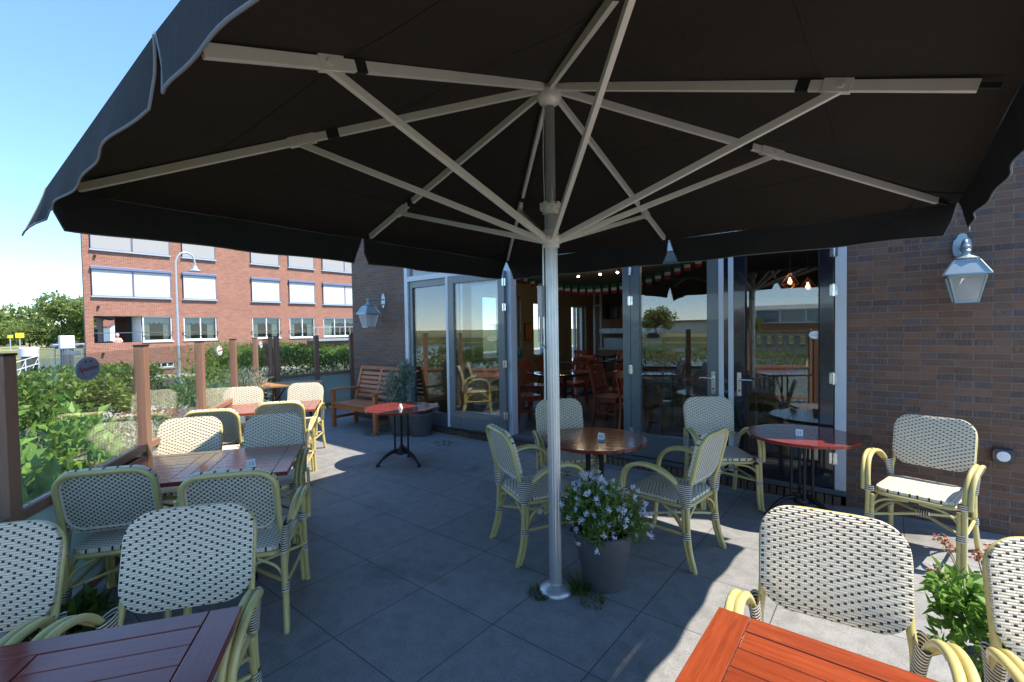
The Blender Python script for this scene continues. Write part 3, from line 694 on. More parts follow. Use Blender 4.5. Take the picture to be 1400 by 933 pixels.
# ------------------------------------------------------------------ the big square parasol
UX, UY, HS = -1.62, 2.415, 1.99
U = thing('parasol', 'large square anthracite parasol on an aluminium pole set in the paving', 'parasol', (UX, UY, 0))
ZC, ZR = 3.11, 2.43
def rimz(ex, ey): return ZR + (.04 if (ex, ey) in ((0, -1), (1, 0)) else .0)
DIRS = [(-1, -1), (0, -1), (1, -1), (1, 0), (1, 1), (0, 1), (-1, 1), (-1, 0)]
q = MB(); n = 16
prof = lambda r: [(r * (1.0 if k % 2 else .93) * math.cos(2 * math.pi * k / 32), r * (1.0 if k % 2 else .93) * math.sin(2 * math.pi * k / 32)) for k in range(32)]
q.prism(prof(.039), .03, 2.36); q.prism(prof(.031), 2.36, 3.03)
q.bar((-.043, -.012, 1.2), (-.043, -.012, 2.16), .012, .03); q.build('pole', ALUP, U)
q = MB(); q.lathe([(.105, 0), (.105, .012), (.10, .02), (.085, .032), (.06, .042), (.044, .05), (.044, .055)], 36); q.build('base_flange', ALUP, U, smooth=True)
q = MB(); q.lathe([(.05, 2.35), (.05, 2.375), (.062, 2.38), (.062, 2.40), (.045, 2.405)], 24)
for k in range(8):
    a = k * math.pi / 4; q.box(.05 * math.cos(a) - .012, .05 * math.cos(a) + .012, .05 * math.sin(a) - .012, .05 * math.sin(a) + .012, 2.37, 2.415)
q.build('lock_collar', ALU, U)
q = MB(); q.lathe([(.045, 2.14), (.05, 2.145), (.05, 2.165), (.066, 2.172), (.07, 2.19), (.066, 2.21), (.05, 2.215), (.045, 2.25)], 32); q.build('slider', ALU, U, smooth=True)
q = MB(); q.lathe([(.03, 3.0), (.06, 3.02), (.075, 3.05), (.07, 3.09), (.05, 3.13), (.02, 3.15)], 24); q.build('crown', ALU, U, smooth=True)
q = MB(); q.box(-.075, -.045, -.05, .0, 1.72, 1.90); q.box(-.078, -.042, -.053, .003, 1.90, 1.91); q.tube([(-.06, -.03, 1.72), (-.06, -.03, 1.62), (-.06, -.03, 1.56), (-.055, -.04, 1.535), (-.035, -.05, 1.53)], .006, 8)
q.tube([(-.082, -.03, 1.89), (-.082, -.03, 1.56)], .004, 6); q.build('crank_bracket', WHITEP, U, bevel=.002)
q = MB(); q.tube([(-.02, -.036, 2.42), (-.022, -.04, 2.7), (-.02, -.036, 3.0)], .003, 6); q.tube([(.03, -.03, 2.4), (.035, -.034, 2.45), (.03, -.03, 2.5)], .004, 6); q.build('cord', WHITEP, U)
top = Vector((0, 0, ZC))
for ex, ey in DIRS:
    corner = ex and ey; L = HS * (math.sqrt(2) if corner else 1); d = Vector((ex, ey, 0)).normalized()
    end = Vector((ex * (HS - .06), ey * (HS - .06), rimz(ex, ey) + .015)); a = top + d * .06 - Vector((0, 0, .01)); v = end - a
    tj = .53 if corner else .75
    q = MB(); q.bar(a, a + v * .97, .024, .044); rb = q.build('rib', ALU, U, bevel=.002)
    J = a + v * tj
    q = MB(); q.bar(a + v * (tj - .035), a + v * (tj + .02), .034, .056); sd = Vector((-d.y, d.x, 0))
    for sg in (-1, 1): q.tube([J + sd * sg * .017, J + sd * sg * .022], .014, 12, k=1)
    q.build('rib_joint', ALU, rb, bevel=.002)
    q = MB(); q.bar(a + v * (tj - .085), a + v * (tj - .06), .030, .050); q.build('strap', BLACK, rb)
    q = MB(); q.bar(a + v * .97, a + v * 1.0, .018, .02); q.build('rib_tip', RUBBER, rb)
    s0 = Vector((d.x * .06, d.y * .06, 2.19)); q = MB(); q.bar(s0, J - Vector((0, 0, .012)), .024, .034); q.build('strut', ALU, U, bevel=.002)
def canopy_pt(ex, ey, t, lift=.03):
    return Vector((ex * HS * t, ey * HS * t, ZC + lift + (rimz(ex, ey) - ZC) * t))
q = MB(); NR, NA = 14, 10
for k in range(8):
    A0, A1 = DIRS[k], DIRS[(k + 1) % 8]; V = []; F = []; UVS = []
    for i in range(NR + 1):
        t = .015 + .985 * i / NR
        for j in range(NA + 1):
            w = j / NA; p = canopy_pt(*A0, t).lerp(canopy_pt(*A1, t), w)
            sag = .030 * math.sin(math.pi * w) * t * math.sin(math.pi * min(1, t * .93 + .07)) + .008 * math.sin(w * 9 + k) * t * math.sin(math.pi * w) + .005 * math.sin(t * 17 + w * 6 + k * 2) * math.sin(math.pi * w)
            V.append(tuple(p - Vector((0, 0, sag + .006 * math.sin(math.pi * w)))))
    for i in range(NR):
        for j in range(NA):
            b = i * (NA + 1) + j; F.append((b, b + 1, b + NA + 2, b + NA + 1)); UVS.append([(V[x][0], V[x][1]) for x in F[-1]])
    q.add(V, F, UVS)
cnp = q.build('canopy', CANVAS, U, smooth=True)
for k in range(8):
    A0, A1 = DIRS[k], DIRS[(k + 1) % 8]
    for t_ in (.36, .70):
        P_ = []
        for j in range(11):
            w = j / 10; p = canopy_pt(*A0, t_).lerp(canopy_pt(*A1, t_), w); P_.append(tuple(p - Vector((0, 0, .006 * math.sin(math.pi * w) + .030 * math.sin(math.pi * w) * t_ * math.sin(math.pi * min(1, t_ * .93 + .07)) + .005 * math.sin(t_ * 17 + w * 6 + k * 2) * math.sin(math.pi * w) + .008 * math.sin(w * 9 + k) * t_ * math.sin(math.pi * w)))))
        q = MB(); q.tube(P_, .0035, 6, raw=True); q.build('seam', CANVAS, cnp, smooth=True)
for ex, ey in DIRS:
    if ex and ey:
        c = canopy_pt(ex, ey, .998, .022); a = canopy_pt(ex, 0, .998, .022); b = canopy_pt(0, ey, .998, .022); i_ = canopy_pt(ex, ey, .90, .022)
        q = MB(); p1 = c.lerp(a, .13); p2 = c.lerp(b, .13); q.add([tuple(c), tuple(p1), tuple(i_), tuple(p2)], [(0, 1, 2), (0, 2, 3)]); q.build('corner_pocket', BLACK, U)
for k in range(8):
    A0, A1 = DIRS[k], DIRS[(k + 1) % 8]; a = canopy_pt(*A0, 1); b = canopy_pt(*A1, 1)
    e = (b - a).normalized(); outw = Vector((e.y, -e.x, 0)); Ln = (b - a).length; rnd = random.Random(40 + k)
    NX, NZ = 40, 6; V = []; F = []; UVS = []; ph = [rnd.uniform(0, 6) for _ in range(5)]
    bot = []
    for i in range(NX + 1):
        x = .008 + (Ln - .016) * i / NX; dd = min(x, Ln - x); h = (.19 if k < 2 else .215) * (math.sqrt(max(0, 1 - ((.05 - dd) / .05) ** 2)) if dd < .05 else 1); h = max(h, .03) if k != 0 or x > .3 else max(h, .225 + .05 * math.exp(-(x / .12) ** 2))
        h *= 1 + .02 * math.sin(x * 7 + ph[0])
        crv = math.exp(-dd / .16)
        for j in range(NZ + 1):
            w = j / NZ
            o_ = .022 * w + .011 * w * math.sin(x * 5.5 + ph[1]) + .008 * w * w * math.sin(x * 13 + ph[2]) + crv * w * ((0 if x < Ln / 2 else -.03) if k == 0 else (-.05 if k == 1 and x < Ln / 2 else .012 * w))
            if k == 0: o_ += .085 * w ** 1.15 * math.exp(-(x / .17) ** 2)
            inset = 1 - .028 * w * crv
            p = a + e * (Ln / 2 + (x - Ln / 2) * inset if dd < .2 else x) + outw * o_ - Vector((0, 0, h * w))
            V.append(tuple(p))
        bot.append(V[-1])
    for i in range(NX):
        for j in range(NZ):
            b0 = i * (NZ + 1) + j; F.append((b0, b0 + NZ + 1, b0 + NZ + 2, b0 + 1)); UVS.append([(V[x][0] + V[x][1], V[x][2]) for x in F[-1]])
    q = MB(); q.add(V, F, UVS, 0)
    sides = [V[j] for j in range(NZ + 1)] + bot[1:-1] + [V[NX * (NZ + 1) + j] for j in range(NZ, -1, -1)]
    q.tube(sides, .0045, 6, 1, raw=True); q.build('valance', [VALANCE, HEM], U, smooth=True)

# ------------------------------------------------------------------ wicker bistro armchair
def panel(mb, outline, place, thick, bulge, uvc, mi_front=0, mi_back=1, mi_edge=0):
    """a soft edged woven panel: place(x, t, n) maps panel coordinates to the chair"""
    n = len(outline); rings = [(.96, -thick * .5), (.992, -thick * .42), (1.0, 0), (.992, thick * .42), (.965, thick * .5), (.8, thick * .5 + bulge * .4), (.5, thick * .5 + bulge * .8), (.2, thick * .5 + bulge)]
    back = [(.8, -thick * .5), (.4, -thick * .5), (.1, -thick * .5)]
    cx = sum(p[0] for p in outline) / n; cy = sum(p[1] for p in outline) / n
    def ring(s, d):
        return [(cx + (x - cx) * s, cy + (y - cy) * s, d) for x, y in outline]
    def emit(rs, mi, flip):
        pts = [ring(*r) for r in rs]; V = [tuple(place(*p)) for r in pts for p in r]; F = []; UV = []
        uvp = [(p[0] - uvc[0], p[1] - uvc[1]) for r in pts for p in r]
        for i in range(len(rs) - 1):
            for k in range(n):
                k2 = (k + 1) % n; f = (i * n + k, i * n + k2, (i + 1) * n + k2, (i + 1) * n + k)
                f = f if flip else f[::-1]; F.append(f); UV.append([uvp[x] for x in f])
        f = tuple(range((len(rs) - 1) * n, len(rs) * n)); f = f if flip else f[::-1]; F.append(f); UV.append([uvp[x] for x in f])
        mb.add(V, F, UV, mi)
    emit(rings, mi_front, True); emit([rings[0]] + back, mi_back, False)
BT, BZ = .095 / .375, .555
def backplace(x, t, n):        # x across, t height above the lower edge, n towards the sitter (-y)
    return (x, .238 + t * BT - .18 * x * x - .012 - n, BZ + t - .0 + n * BT)
def make_chair():
    C_ = thing('bistro_armchair', 'x', 'chair')
    ol = rrect(.236, .186, .105, 7, 0, .188)
    q = MB(); panel(q, ol, backplace, .024, .006, (0, .188)); q.build('backrest', [WEAVE, WEAVEB], C_, smooth=True)
    q = MB(); il = rrect(.208, .158, .085, 7, 0, .188); q.tube([backplace(x, t, -.013) for x, t in il], .007, 8, closed=True, k=1); q.build('rope_edge', ROPE, C_, smooth=True)
    pts = []
    for sx in (-1, 1):
        s_ = [(.236 * sx, .226, .44), (.234 * sx, .226, .52)] + [tuple(Vector(backplace(.226 * sx, t, -.022))) for t in (.05, .15, .26)] + [tuple(Vector(backplace(x * sx, t, -.022))) for x, t in ((.21, .315), (.165, .352), (.10, .362))]
        pts = s_ if sx < 0 else pts + [tuple(backplace(0, .362, -.022))] + s_[::-1]
    q = MB(); q.tube(pts, .0145, 12); q.build('back_frame', BAMBOO, C_, smooth=True)
    st = rrect(.232, .232, .085, 7, 0, -.012)
    q = MB(); panel(q, st, lambda x, y, n: (x, y, .444 + n), .026, .006, (0, -.012), 0, 0); q.build('seat', [WEAVE], C_, smooth=True)
    q = MB(); q.tube([(x * .985, y * .985, .418) for x, y in rrect(.232, .236, .085, 3, 0, -.012)], .014, 10, closed=True, k=2); q.build('seat_frame', BAMBOO, C_, smooth=True)
    for sx in (-1, 1):
        X = lambda b: sx * (.262 + b)
        arm = [(sx * .246, .19, .505), (X(-.004), .155, .585), (X(.006), .085, .645), (X(.014), -.01, .672), (X(.014), -.10, .670), (X(.008), -.185, .635), (X(0), -.236, .56), (X(-.004), -.25, .46)]
        arm2 = [(sx * .265, .165, .575)] + [(p[0] + sx * .030, p[1] - .004, p[2] + .002) for p in arm[2:]] + [(X(.026), -.251, .43)]
        q = MB(); q.tube(arm, .0155, 12); q.tube(arm2, .0145, 12); ar = q.build('armrest', BAMBOO, C_, smooth=True)
        q = MB(); ring = []
        N = 14; V = []; F = []; UV = []
        for i in range(13):
            w = i / 12; z = .425 + .16 * w; y1 = .243 + w * .015; y0 = .200 - w * .072; yc, hy = (y0 + y1) / 2, (y1 - y0) / 2 + .006
            xc = sx * (.238 + .014 * w)
            for k in range(N):
                a = 2 * math.pi * k / N; V.append((xc + .0205 * math.cos(a), yc + hy * math.sin(a), z))
        for i in range(12):
            for k in range(N):
                k2 = (k + 1) % N; F.append((i * N + k, i * N + k2, i * N + N + k2, i * N + N + k)); UV.append([(i * .0133, 0), (i * .0133, .1), (i * .0133 + .0133, .1), (i * .0133 + .0133, 0)])
        q.add(V, F, UV); q.build('binding', BIND, ar, smooth=True)
        # legs
        fl = [(X(-.004), -.25, .47), (X(-.002), -.256, .30), (X(0), -.268, .12), (X(.004), -.285, .006)]
        q = MB(); q.tube(fl, .016, 12); q.tube([(p[0] - sx * .026, p[1] + .004, min(p[2], .40)) for p in fl], .0145, 12); q.lathe([(.017, 0), (.017, .012)], 12, (fl[-1][0], fl[-1][1], 0)); lg = q.build('leg', BAMBOO, C_, smooth=True)
        q = MB(); q.tube([(X(-.014), -.259, .215), (X(-.015), -.256, .262)], lambda t: .030, 12, k=4); q.v = [((v[0] - X(-.014)) * 1.0 + X(-.014), (v[1] + .258) * .72 - .258, v[2]) for v in q.v]; q.build('binding', BIND, lg, smooth=True)
        q = MB(); q.tube([(X(-.01), -.25, .425), (X(-.01), -.249, .462)], lambda t: .030, 12, k=4); q.v = [(v[0], (v[1] + .25) * .72 - .25, v[2]) for v in q.v]; q.build('binding', BIND, lg, smooth=True)
        rl = [(sx * .236, .226, .45), (sx * .236, .228, .32), (sx * .243, .245, .15), (sx * .252, .285, .006)]
        q = MB(); q.tube(rl, .016, 12); q.tube([(p[0], p[1] - .027 + .006 * (i == 3), min(p[2], .41)) for i, p in enumerate(rl)], .0145, 12); q.lathe([(.017, 0), (.017, .012)], 12, (rl[-1][0], rl[-1][1], 0)); lg = q.build('leg', BAMBOO, C_, smooth=True)
        q = MB(); q.tube([(sx * .240, .223, .205), (sx * .238, .217, .252)], lambda t: .031, 12, k=4); q.v = [((v[0] - sx * .239) * .72 + sx * .239, v[1], v[2]) for v in q.v]; q.build('binding', BIND, lg, smooth=True)
    q = MB()
    for sx in (-1, 1):
        q.tube([(sx * .238, .215, .232), (sx * .25, -.02, .24), (sx * .25, -.25, .236)], .0105, 8)
        q.tube([(sx * .238, .21, .245), (0, 0, .262), (-sx * .245, -.245, .25)], .010, 8)
    st_ = q.build('stretcher', BAMBOO, C_, smooth=True)
    q = MB(); q.tube([(-.035, 0, .262), (.035, 0, .262)], .024, 10, k=4); q.build('binding', BIND, st_, smooth=True)
    for sx in (-1, 1):
        q = MB(); q.tube([(sx * .246, -.252, .25), (sx * .222, -.246, .335), (sx * .15, -.244, .385), (sx * .03, -.244, .402)], .0085, 8); q.build('brace', BAMBOO, C_, smooth=True)
        q = MB(); q.tube([(sx * .244, -.245, .25), (sx * .24, -.20, .34), (sx * .232, -.10, .395)], .0085, 8); q.build('brace', BAMBOO, C_, smooth=True)
        q = MB(); q.tube([(sx * .238, .20, .25), (sx * .236, .16, .34), (sx * .232, .06, .395)], .0085, 8); q.build('brace', BAMBOO, C_, smooth=True)
        q = MB(); q.tube([(sx * .236, .222, .25), (sx * .20, .222, .34), (sx * .10, .222, .40)], .0085, 8); q.build('brace', BAMBOO, C_, smooth=True)
    return C_
GR = 'wicker bistro armchairs on the terrace'
# x, y, facing azimuth in degrees, label
CH_ = [
 (-2.42, -.06, -36, 'wicker armchair cut off by the left photo edge behind the nearest violet-sheened table'),
 (-2.00, .48, -36, 'large wicker armchair seen from the front behind the nearest violet-sheened table, fully in shade'),
 (-3.58, .75, 146, 'wicker armchair seen from behind beside the glass fence at table 15, outer near seat'),
 (-2.95, 1.15, 143, 'wicker armchair seen from behind at table 15 on the walkway side, front legs shaded'),
 (-4.42, 1.22, -33, 'wicker armchair facing forward behind table 15 with a diagonal sun patch, beside the glass fence'),
 (-3.96, 1.70, -36, 'wicker armchair facing forward behind table 15 on the walkway side, bluish in shade'),
 (-5.27, 1.82, 147, 'sunlit wicker armchair seen from behind at the middle sunny table, fence side'),
 (-5.20, 2.44, 146, 'sunlit wicker armchair seen from behind at the middle sunny table, walkway side'),
 (-6.47, 2.42, -38, 'sunlit wicker armchair facing forward behind the middle sunny table, fence side'),
 (-6.20, 3.10, -44, 'sunlit wicker armchair facing forward behind the middle sunny table, nearest the wooden bench'),
 (-2.08, 2.87, 62, 'wicker armchair turned sideways just left of the parasol pole'),
 (-2.38, 3.76, -44, 'wicker armchair half hidden by the parasol pole with its back to the open doorway'),
 (-1.25, 3.42, 174, 'wicker armchair right of the flower pot seen from its side, facing the pole'),
 (-1.24, 4.65, -54, 'wicker armchair in front of the grey glass door beside table 11'),
 (.20, 4.46, -104, 'sunlit wicker armchair against the brick wall under the right lantern'),
 (-.13, 1.82, -83, 'large sunlit wicker armchair behind the orange-red table in the near right'),
 (.56, 1.98, -76, 'wicker armchair cut off by the right photo edge behind the orange-red table'),
]
c0 = make_chair()
for i, (x, y, az, lb) in enumerate(CH_):
    if i == 0:
        c0.location = (x, y, 0); c0.rotation_euler = (0, 0, R(az + 90)); c0['label'] = lb; c0['group'] = GR
    else: dup(c0, (x, y, 0), R(az + 90), lb)

# ------------------------------------------------------------------ tables
def rect_table(x, y, az, mat, label, L=1.2, Wd=.8, z=.725):
    T_ = thing('slatted_table', label, 'table', (x, y, 0), R(az), 'rectangular wooden terrace tables')
    q = MB(); hx, hy, t = L / 2, Wd / 2, .028; g_ = .003
    q.box(-hx, -hx + .095, -hy, hy, z - t, z, 0, True, 'y'); q.box(hx - .095, hx, -hy, hy, z - t, z, 0, True, 'y')
    q.box(-.085, -.0015, -hy + .083, hy - .083, z - t, z, 0, True, 'y'); q.box(.0015, .085, -hy + .083, hy - .083, z - t, z, 0, True, 'y')
    for s_ in (-1, 1): q.box(-hx + .095 + g_, hx - .095 - g_, *sorted((s_ * hy, s_ * (hy - .08))), z - t, z, 0, True, 'x')
    n_ = 7; w0, w1 = -hy + .08 + g_, hy - .08 - g_
    for k in range(n_):
        a = w0 + (w1 - w0) * k / n_; b = w0 + (w1 - w0) * (k + 1) / n_ - g_
        for c, d in ((-hx + .095 + g_, -.085 - g_), (.085 + g_, hx - .095 - g_)): q.box(c, d, a, b, z - t, z - random.uniform(0, .0008), 0, True, 'x')
    q.build('tabletop', mat, T_, bevel=.0022)
    for s_ in (-1, 1):
        q = MB(); xx = s_ * .36
        for dy in (-.05, .05): q.tube([(xx, dy, .10), (xx, dy, z - t - .03)], .014, 10, k=1)
        q.box(xx - .02, xx + .02, -.30, .30, z - t - .03, z - t - .001)
        q.tube([(xx, -.32, .02), (xx, -.2, .07), (xx, -.05, .12), (xx, .05, .12), (xx, .2, .07), (xx, .32, .02)], .018, 8); q.box(xx - .03, xx + .03, -.07, .07, .08, .15)
        q.lathe([(.03, 0), (.03, .02)], 12, (xx, -.32, 0)); q.lathe([(.03, 0), (.03, .02)], 12, (xx, .32, 0)); q.build('leg', IRON, T_, smooth=True)
    for s_ in (-1, 1):
        q = MB(); q.bar((s_ * .36, s_ * .008, .16), (s_ * .02, s_ * .008, z - t - .002), .012, .022); q.build('brace', IRON, T_)
    return T_
DW = math.degrees(math.atan2(-.56, .83))          # the long fence's normal
rect_table(-3.78, 1.19, DW + 90, MAHOG, 'dark mahogany table numbered 15 pushed against the glass fence')
rect_table(-1.72, -.08, DW + 90, MAHOG, 'mahogany table with violet sky sheen in the near left corner', z=.72)
rect_table(-6.03, 2.60, DW + 90, MAHOGW, 'sun-bleached mahogany table in the middle of the left row', z=.72)
rect_table(.168, 1.208, 0, MAHOGW, 'sunlit orange-red slatted table in the near right corner', z=.72)
T_ = rect_table(-8.28, 3.95, DW + 90, PALEWOOD, 'pale orange wooden table in the far corner of the fence', L=1.1, Wd=.7, z=.74)

def round_table(x, y, az, label, r=.43, z=.70, mat=MAHOG):
    T_ = thing('round_table', label, 'table', (x, y, 0), R(az), 'round wooden tables with black pedestals')
    q = MB(); n_ = 9; t = .026
    for k in range(n_):
        y0 = -r + 2 * r * k / n_ + .001; y1 = -r + 2 * r * (k + 1) / n_ - .001
        if k == 0: y0 = -r + 1e-4
        if k == n_ - 1: y1 = r - 1e-4
        pr = [(math.sqrt(max(0, r * r - yy * yy)), yy) for yy in [y0 + (y1 - y0) * i / 8 for i in range(9)]]
        q.prism(pr + [(-a, b) for a, b in pr[::-1]], z - t, z, 0, (random.uniform(0, 40), random.uniform(0, 40)))
    tp = q.build('tabletop', mat, T_, bevel=.003)
    q = MB()
    for sx in (-1, 1):
        for sy in (-1, 1): q.tube([(sx * .056, sy * .056, .16), (sx * .056, sy * .056, z - t - .01)], .012, 10, k=1)
    q.lathe([(.02, .12), (.07, .125), (.075, .15), (.06, .175), (.065, .19), (.03, .20), (.02, .24)], 16); q.lathe([(.02, z - t - .03), (.09, z - t - .012), (.09, z - t - .001)], 16)
    q.bar((-.3, 0, z - t - .012), (.3, 0, z - t - .012), .03, .02); q.bar((0, -.3, z - t - .013), (0, .3, z - t - .013), .03, .02)
    q.build('pedestal', IRON, T_, smooth=True)
    for k in range(3):
        a = 2 * math.pi * k / 3; c, s_ = math.cos(a), math.sin(a); q = MB()
        q.tube([(c * d_, s_ * d_, h) for d_, h in ((.05, .17), (.12, .165), (.19, .13), (.25, .07), (.29, .025))], lambda t: .017 - .004 * t, 10)
        q.tube([(c * d_, s_ * d_, h) for d_, h in ((.05, .145), (.12, .14), (.18, .11), (.22, .075))], .009, 8)
        q.lathe([(.024, 0), (.026, .012), (.018, .03), (.006, .036)], 12, (c * .292, s_ * .292, 0)); q.build('leg', IRON, T_, smooth=True)
    return T_
round_table(-4.69, 3.62, 5, 'round mahogany table standing alone by the bench, half lit by sun')
round_table(-1.94, 3.51, 20, 'round dark mahogany table behind the flower pot and parasol pole', z=.71)
round_table(-.57, 4.64, -25, 'round mahogany table numbered 11 in front of the dark glass door', r=.42, z=.71)

def number_tent(x, y, z, az, txt, label):
    o = thing('table_number_sign', label, 'table sign', (x, y, z), R(az), 'white number tents on the tables')
    w, h, d = .026, .052, .022
    V = [(-w, -d, 0), (w, -d, 0), (w, d, 0), (-w, d, 0), (-w, -.003, h), (w, -.003, h), (w, .003, h), (-w, .003, h)]
    q = MB(); q.add(V, [(0, 3, 2, 1), (4, 5, 6, 7), (0, 1, 5, 4), (1, 2, 6, 5), (2, 3, 7, 6), (3, 0, 4, 7)]); q.build('card', SIGNW, o, bevel=.001)
    tilt = math.atan2(h, d - .003)
    for s_ in ((0, math.pi) if txt else ()):
        Mx = Matrix.Rotation(s_, 4, 'Z') @ Matrix.Translation((0, -(d + .003) / 2 - .0009, h / 2 - .002)) @ Matrix.Rotation(tilt, 4, 'X')
        text_mesh(txt, .036, 'number', INK, o, Mx)
    return o
def cam_az(x, y, off=0): return math.degrees(math.atan2(y, x)) - 90 + off
number_tent(-3.42, 1.36, .726, cam_az(-3.42, 1.36, 8), '15', 'white number 15 sign on the dark table by the fence')
number_tent(-1.87, 3.50, .711, cam_az(-1.87, 3.5, -25), '10', 'white number sign on the round table behind the pole')
number_tent(-.58, 4.56, .711, cam_az(-.58, 4.56, 3), '11', 'white number 11 sign on the round table by the dark door')
number_tent(-4.62, 3.56, .701, cam_az(-4.62, 3.56, 68), '', 'small white tent sign turned edge-on on the round table by the bench')
number_tent(-5.78, 2.72, .721, cam_az(-5.78, 2.72, 10), '', 'small white tent sign on the sunny middle table')

# ------------------------------------------------------------------ glass windbreaks
fdir = Vector((-.838, .546, 0)).normalized(); f0 = Vector((-3.40, .27, 0)); fn = Vector((.546, .838, 0)).normalized()
def windbreak(p0, d, stations, label, railz=.77, topz=1.557, low=True):
    Wb = thing('glass_windbreak', label, 'glass fence', tuple(p0), 0, 'glass windbreaks round the terrace')
    nrm = Vector((-d.y, d.x, 0)); ang = math.atan2(d.y, d.x); Rz = Matrix.Rotation(ang, 4, 'Z')
    for s_ in stations:
        q = MB(); q.T = Rz; w = .045
        q.box(s_ - w, s_ + w, -.035, .035, 0, topz, 0, True, 'z'); pst = q.build('post', COMPO, Wb, bevel=.003)
        q = MB(); q.T = Rz; q.box(s_ - w - .003, s_ + w + .003, -.038, .038, topz + .0005, topz + .012); q.build('post_cap', RUBBER, pst)
    for a, b in zip(stations, stations[1:]):
        q = MB(); q.T = Rz; q.box(a + .046, b - .046, -.03, .03, railz - .035, railz + .02, 0, True, 'x'); q.build('rail', COMPO, Wb, bevel=.003)
        q = MB(); q.T = Rz; q.box(a + .04, b - .04, -.005, .005, railz + .021, topz - .02); q.build('glass_pane', GLASS, Wb)
        if low:
            q = MB(); q.T = Rz; q.box(a + .04, b - .04, -.005, .005, .12, railz - .036); q.build('frosted_pane', FROST, Wb)
            q = MB(); q.T = Rz; q.box(a + .046, b - .046, -.02, .02, .07, .119, 0, True, 'x'); q.build('rail', COMPO, Wb)
    return Wb
windbreak(f0, fdir, [-2.57, -1.33, -.11, 1.41, 2.83, 4.24, 5.66, 7.07], 'long brown-posted glass windbreak running along the left row of tables')
c1 = f0 + fdir * 7.07 + Vector((0, .09, 0))
windbreak(c1, Vector((0, 1, 0)), [.02, .84, 1.66, 2.5], 'short brown-posted glass windbreak with frosted lower panes beside the wooden bench')
c2 = f0 + fdir * -2.57 + Vector((.10, 0, 0))
windbreak(c2, Vector((1, 0, 0)), [.0, 1.1, 2.2, 3.3, 4.4], 'front glass windbreak on the river side of the terrace', railz=.10, low=False)
def oval_sign(p, az, label, sc=1, back=SIGNB):
    o = thing('oval_sign', label, 'sign', tuple(p), R(az), 'oval stickers on the windbreak glass')
    A_, B_ = .140 * sc, .074 * sc
    q = MB(); q.prism([(A_ * math.cos(2 * math.pi * k / 40), B_ * math.sin(2 * math.pi * k / 40)) for k in range(40)], 0, .003); q.v = [(x, -z, y) for x, y, z in q.v]; q.build('plate', back, o)
    q = MB(); ring = [(A_ * .93 * math.cos(2 * math.pi * k / 40), -.0035, B_ * .91 * math.sin(2 * math.pi * k / 40)) for k in range(40)]; q.tube(ring, .0014, 6, closed=True, raw=True); q.build('border', GALV, o)
    RX = Matrix.Rotation(R(90), 4, 'X'); SX = Matrix.Diagonal((1.55, 1, 1, 1))
    text_mesh('Spunine', .046 * sc, 'lettering', REDINK, o, Matrix.Translation((0, -.0042, .002)) @ RX @ SX @ Matrix.Rotation(R(5), 4, 'Z'), .35)
    q = MB(); q.tube([(.06 * sc * t_, -.0038, (-.052 + .016 * t_ * t_) * sc) for t_ in (-1, -.6, -.2, .2, .6, 1)], .0022 * sc, 6); q.build('motif', BLUEG, o)
    for x_ in (-.030, .030):
        q = MB(); q.prism([(x_ * sc + .013 * math.cos(k * .7) * (1 if k % 2 else .6), .045 * sc + .007 * math.sin(k * .7)) for k in range(9)], .003, .0042); q.v = [(x, -z, y) for x, y, z in q.v]; q.build('motif', INK, o)
    return o
FA = math.degrees(math.atan2(fdir.y, fdir.x))
p = f0 + fdir * .62 + fn * .0095; oval_sign((p.x, p.y, 1.44), FA, 'grey-blue oval sign with red lettering on the nearest fence pane')
p = f0 + fdir * 3.55 + fn * .0095; oval_sign((p.x, p.y, 1.435), FA, 'pale oval sign on the third fence pane from the front', .8, SIGNW)
p = f0 + fdir * 6.1 + fn * .0095; oval_sign((p.x, p.y, 1.435), FA, 'pale oval sign on the farthest pane of the long fence', .8, SIGNW)

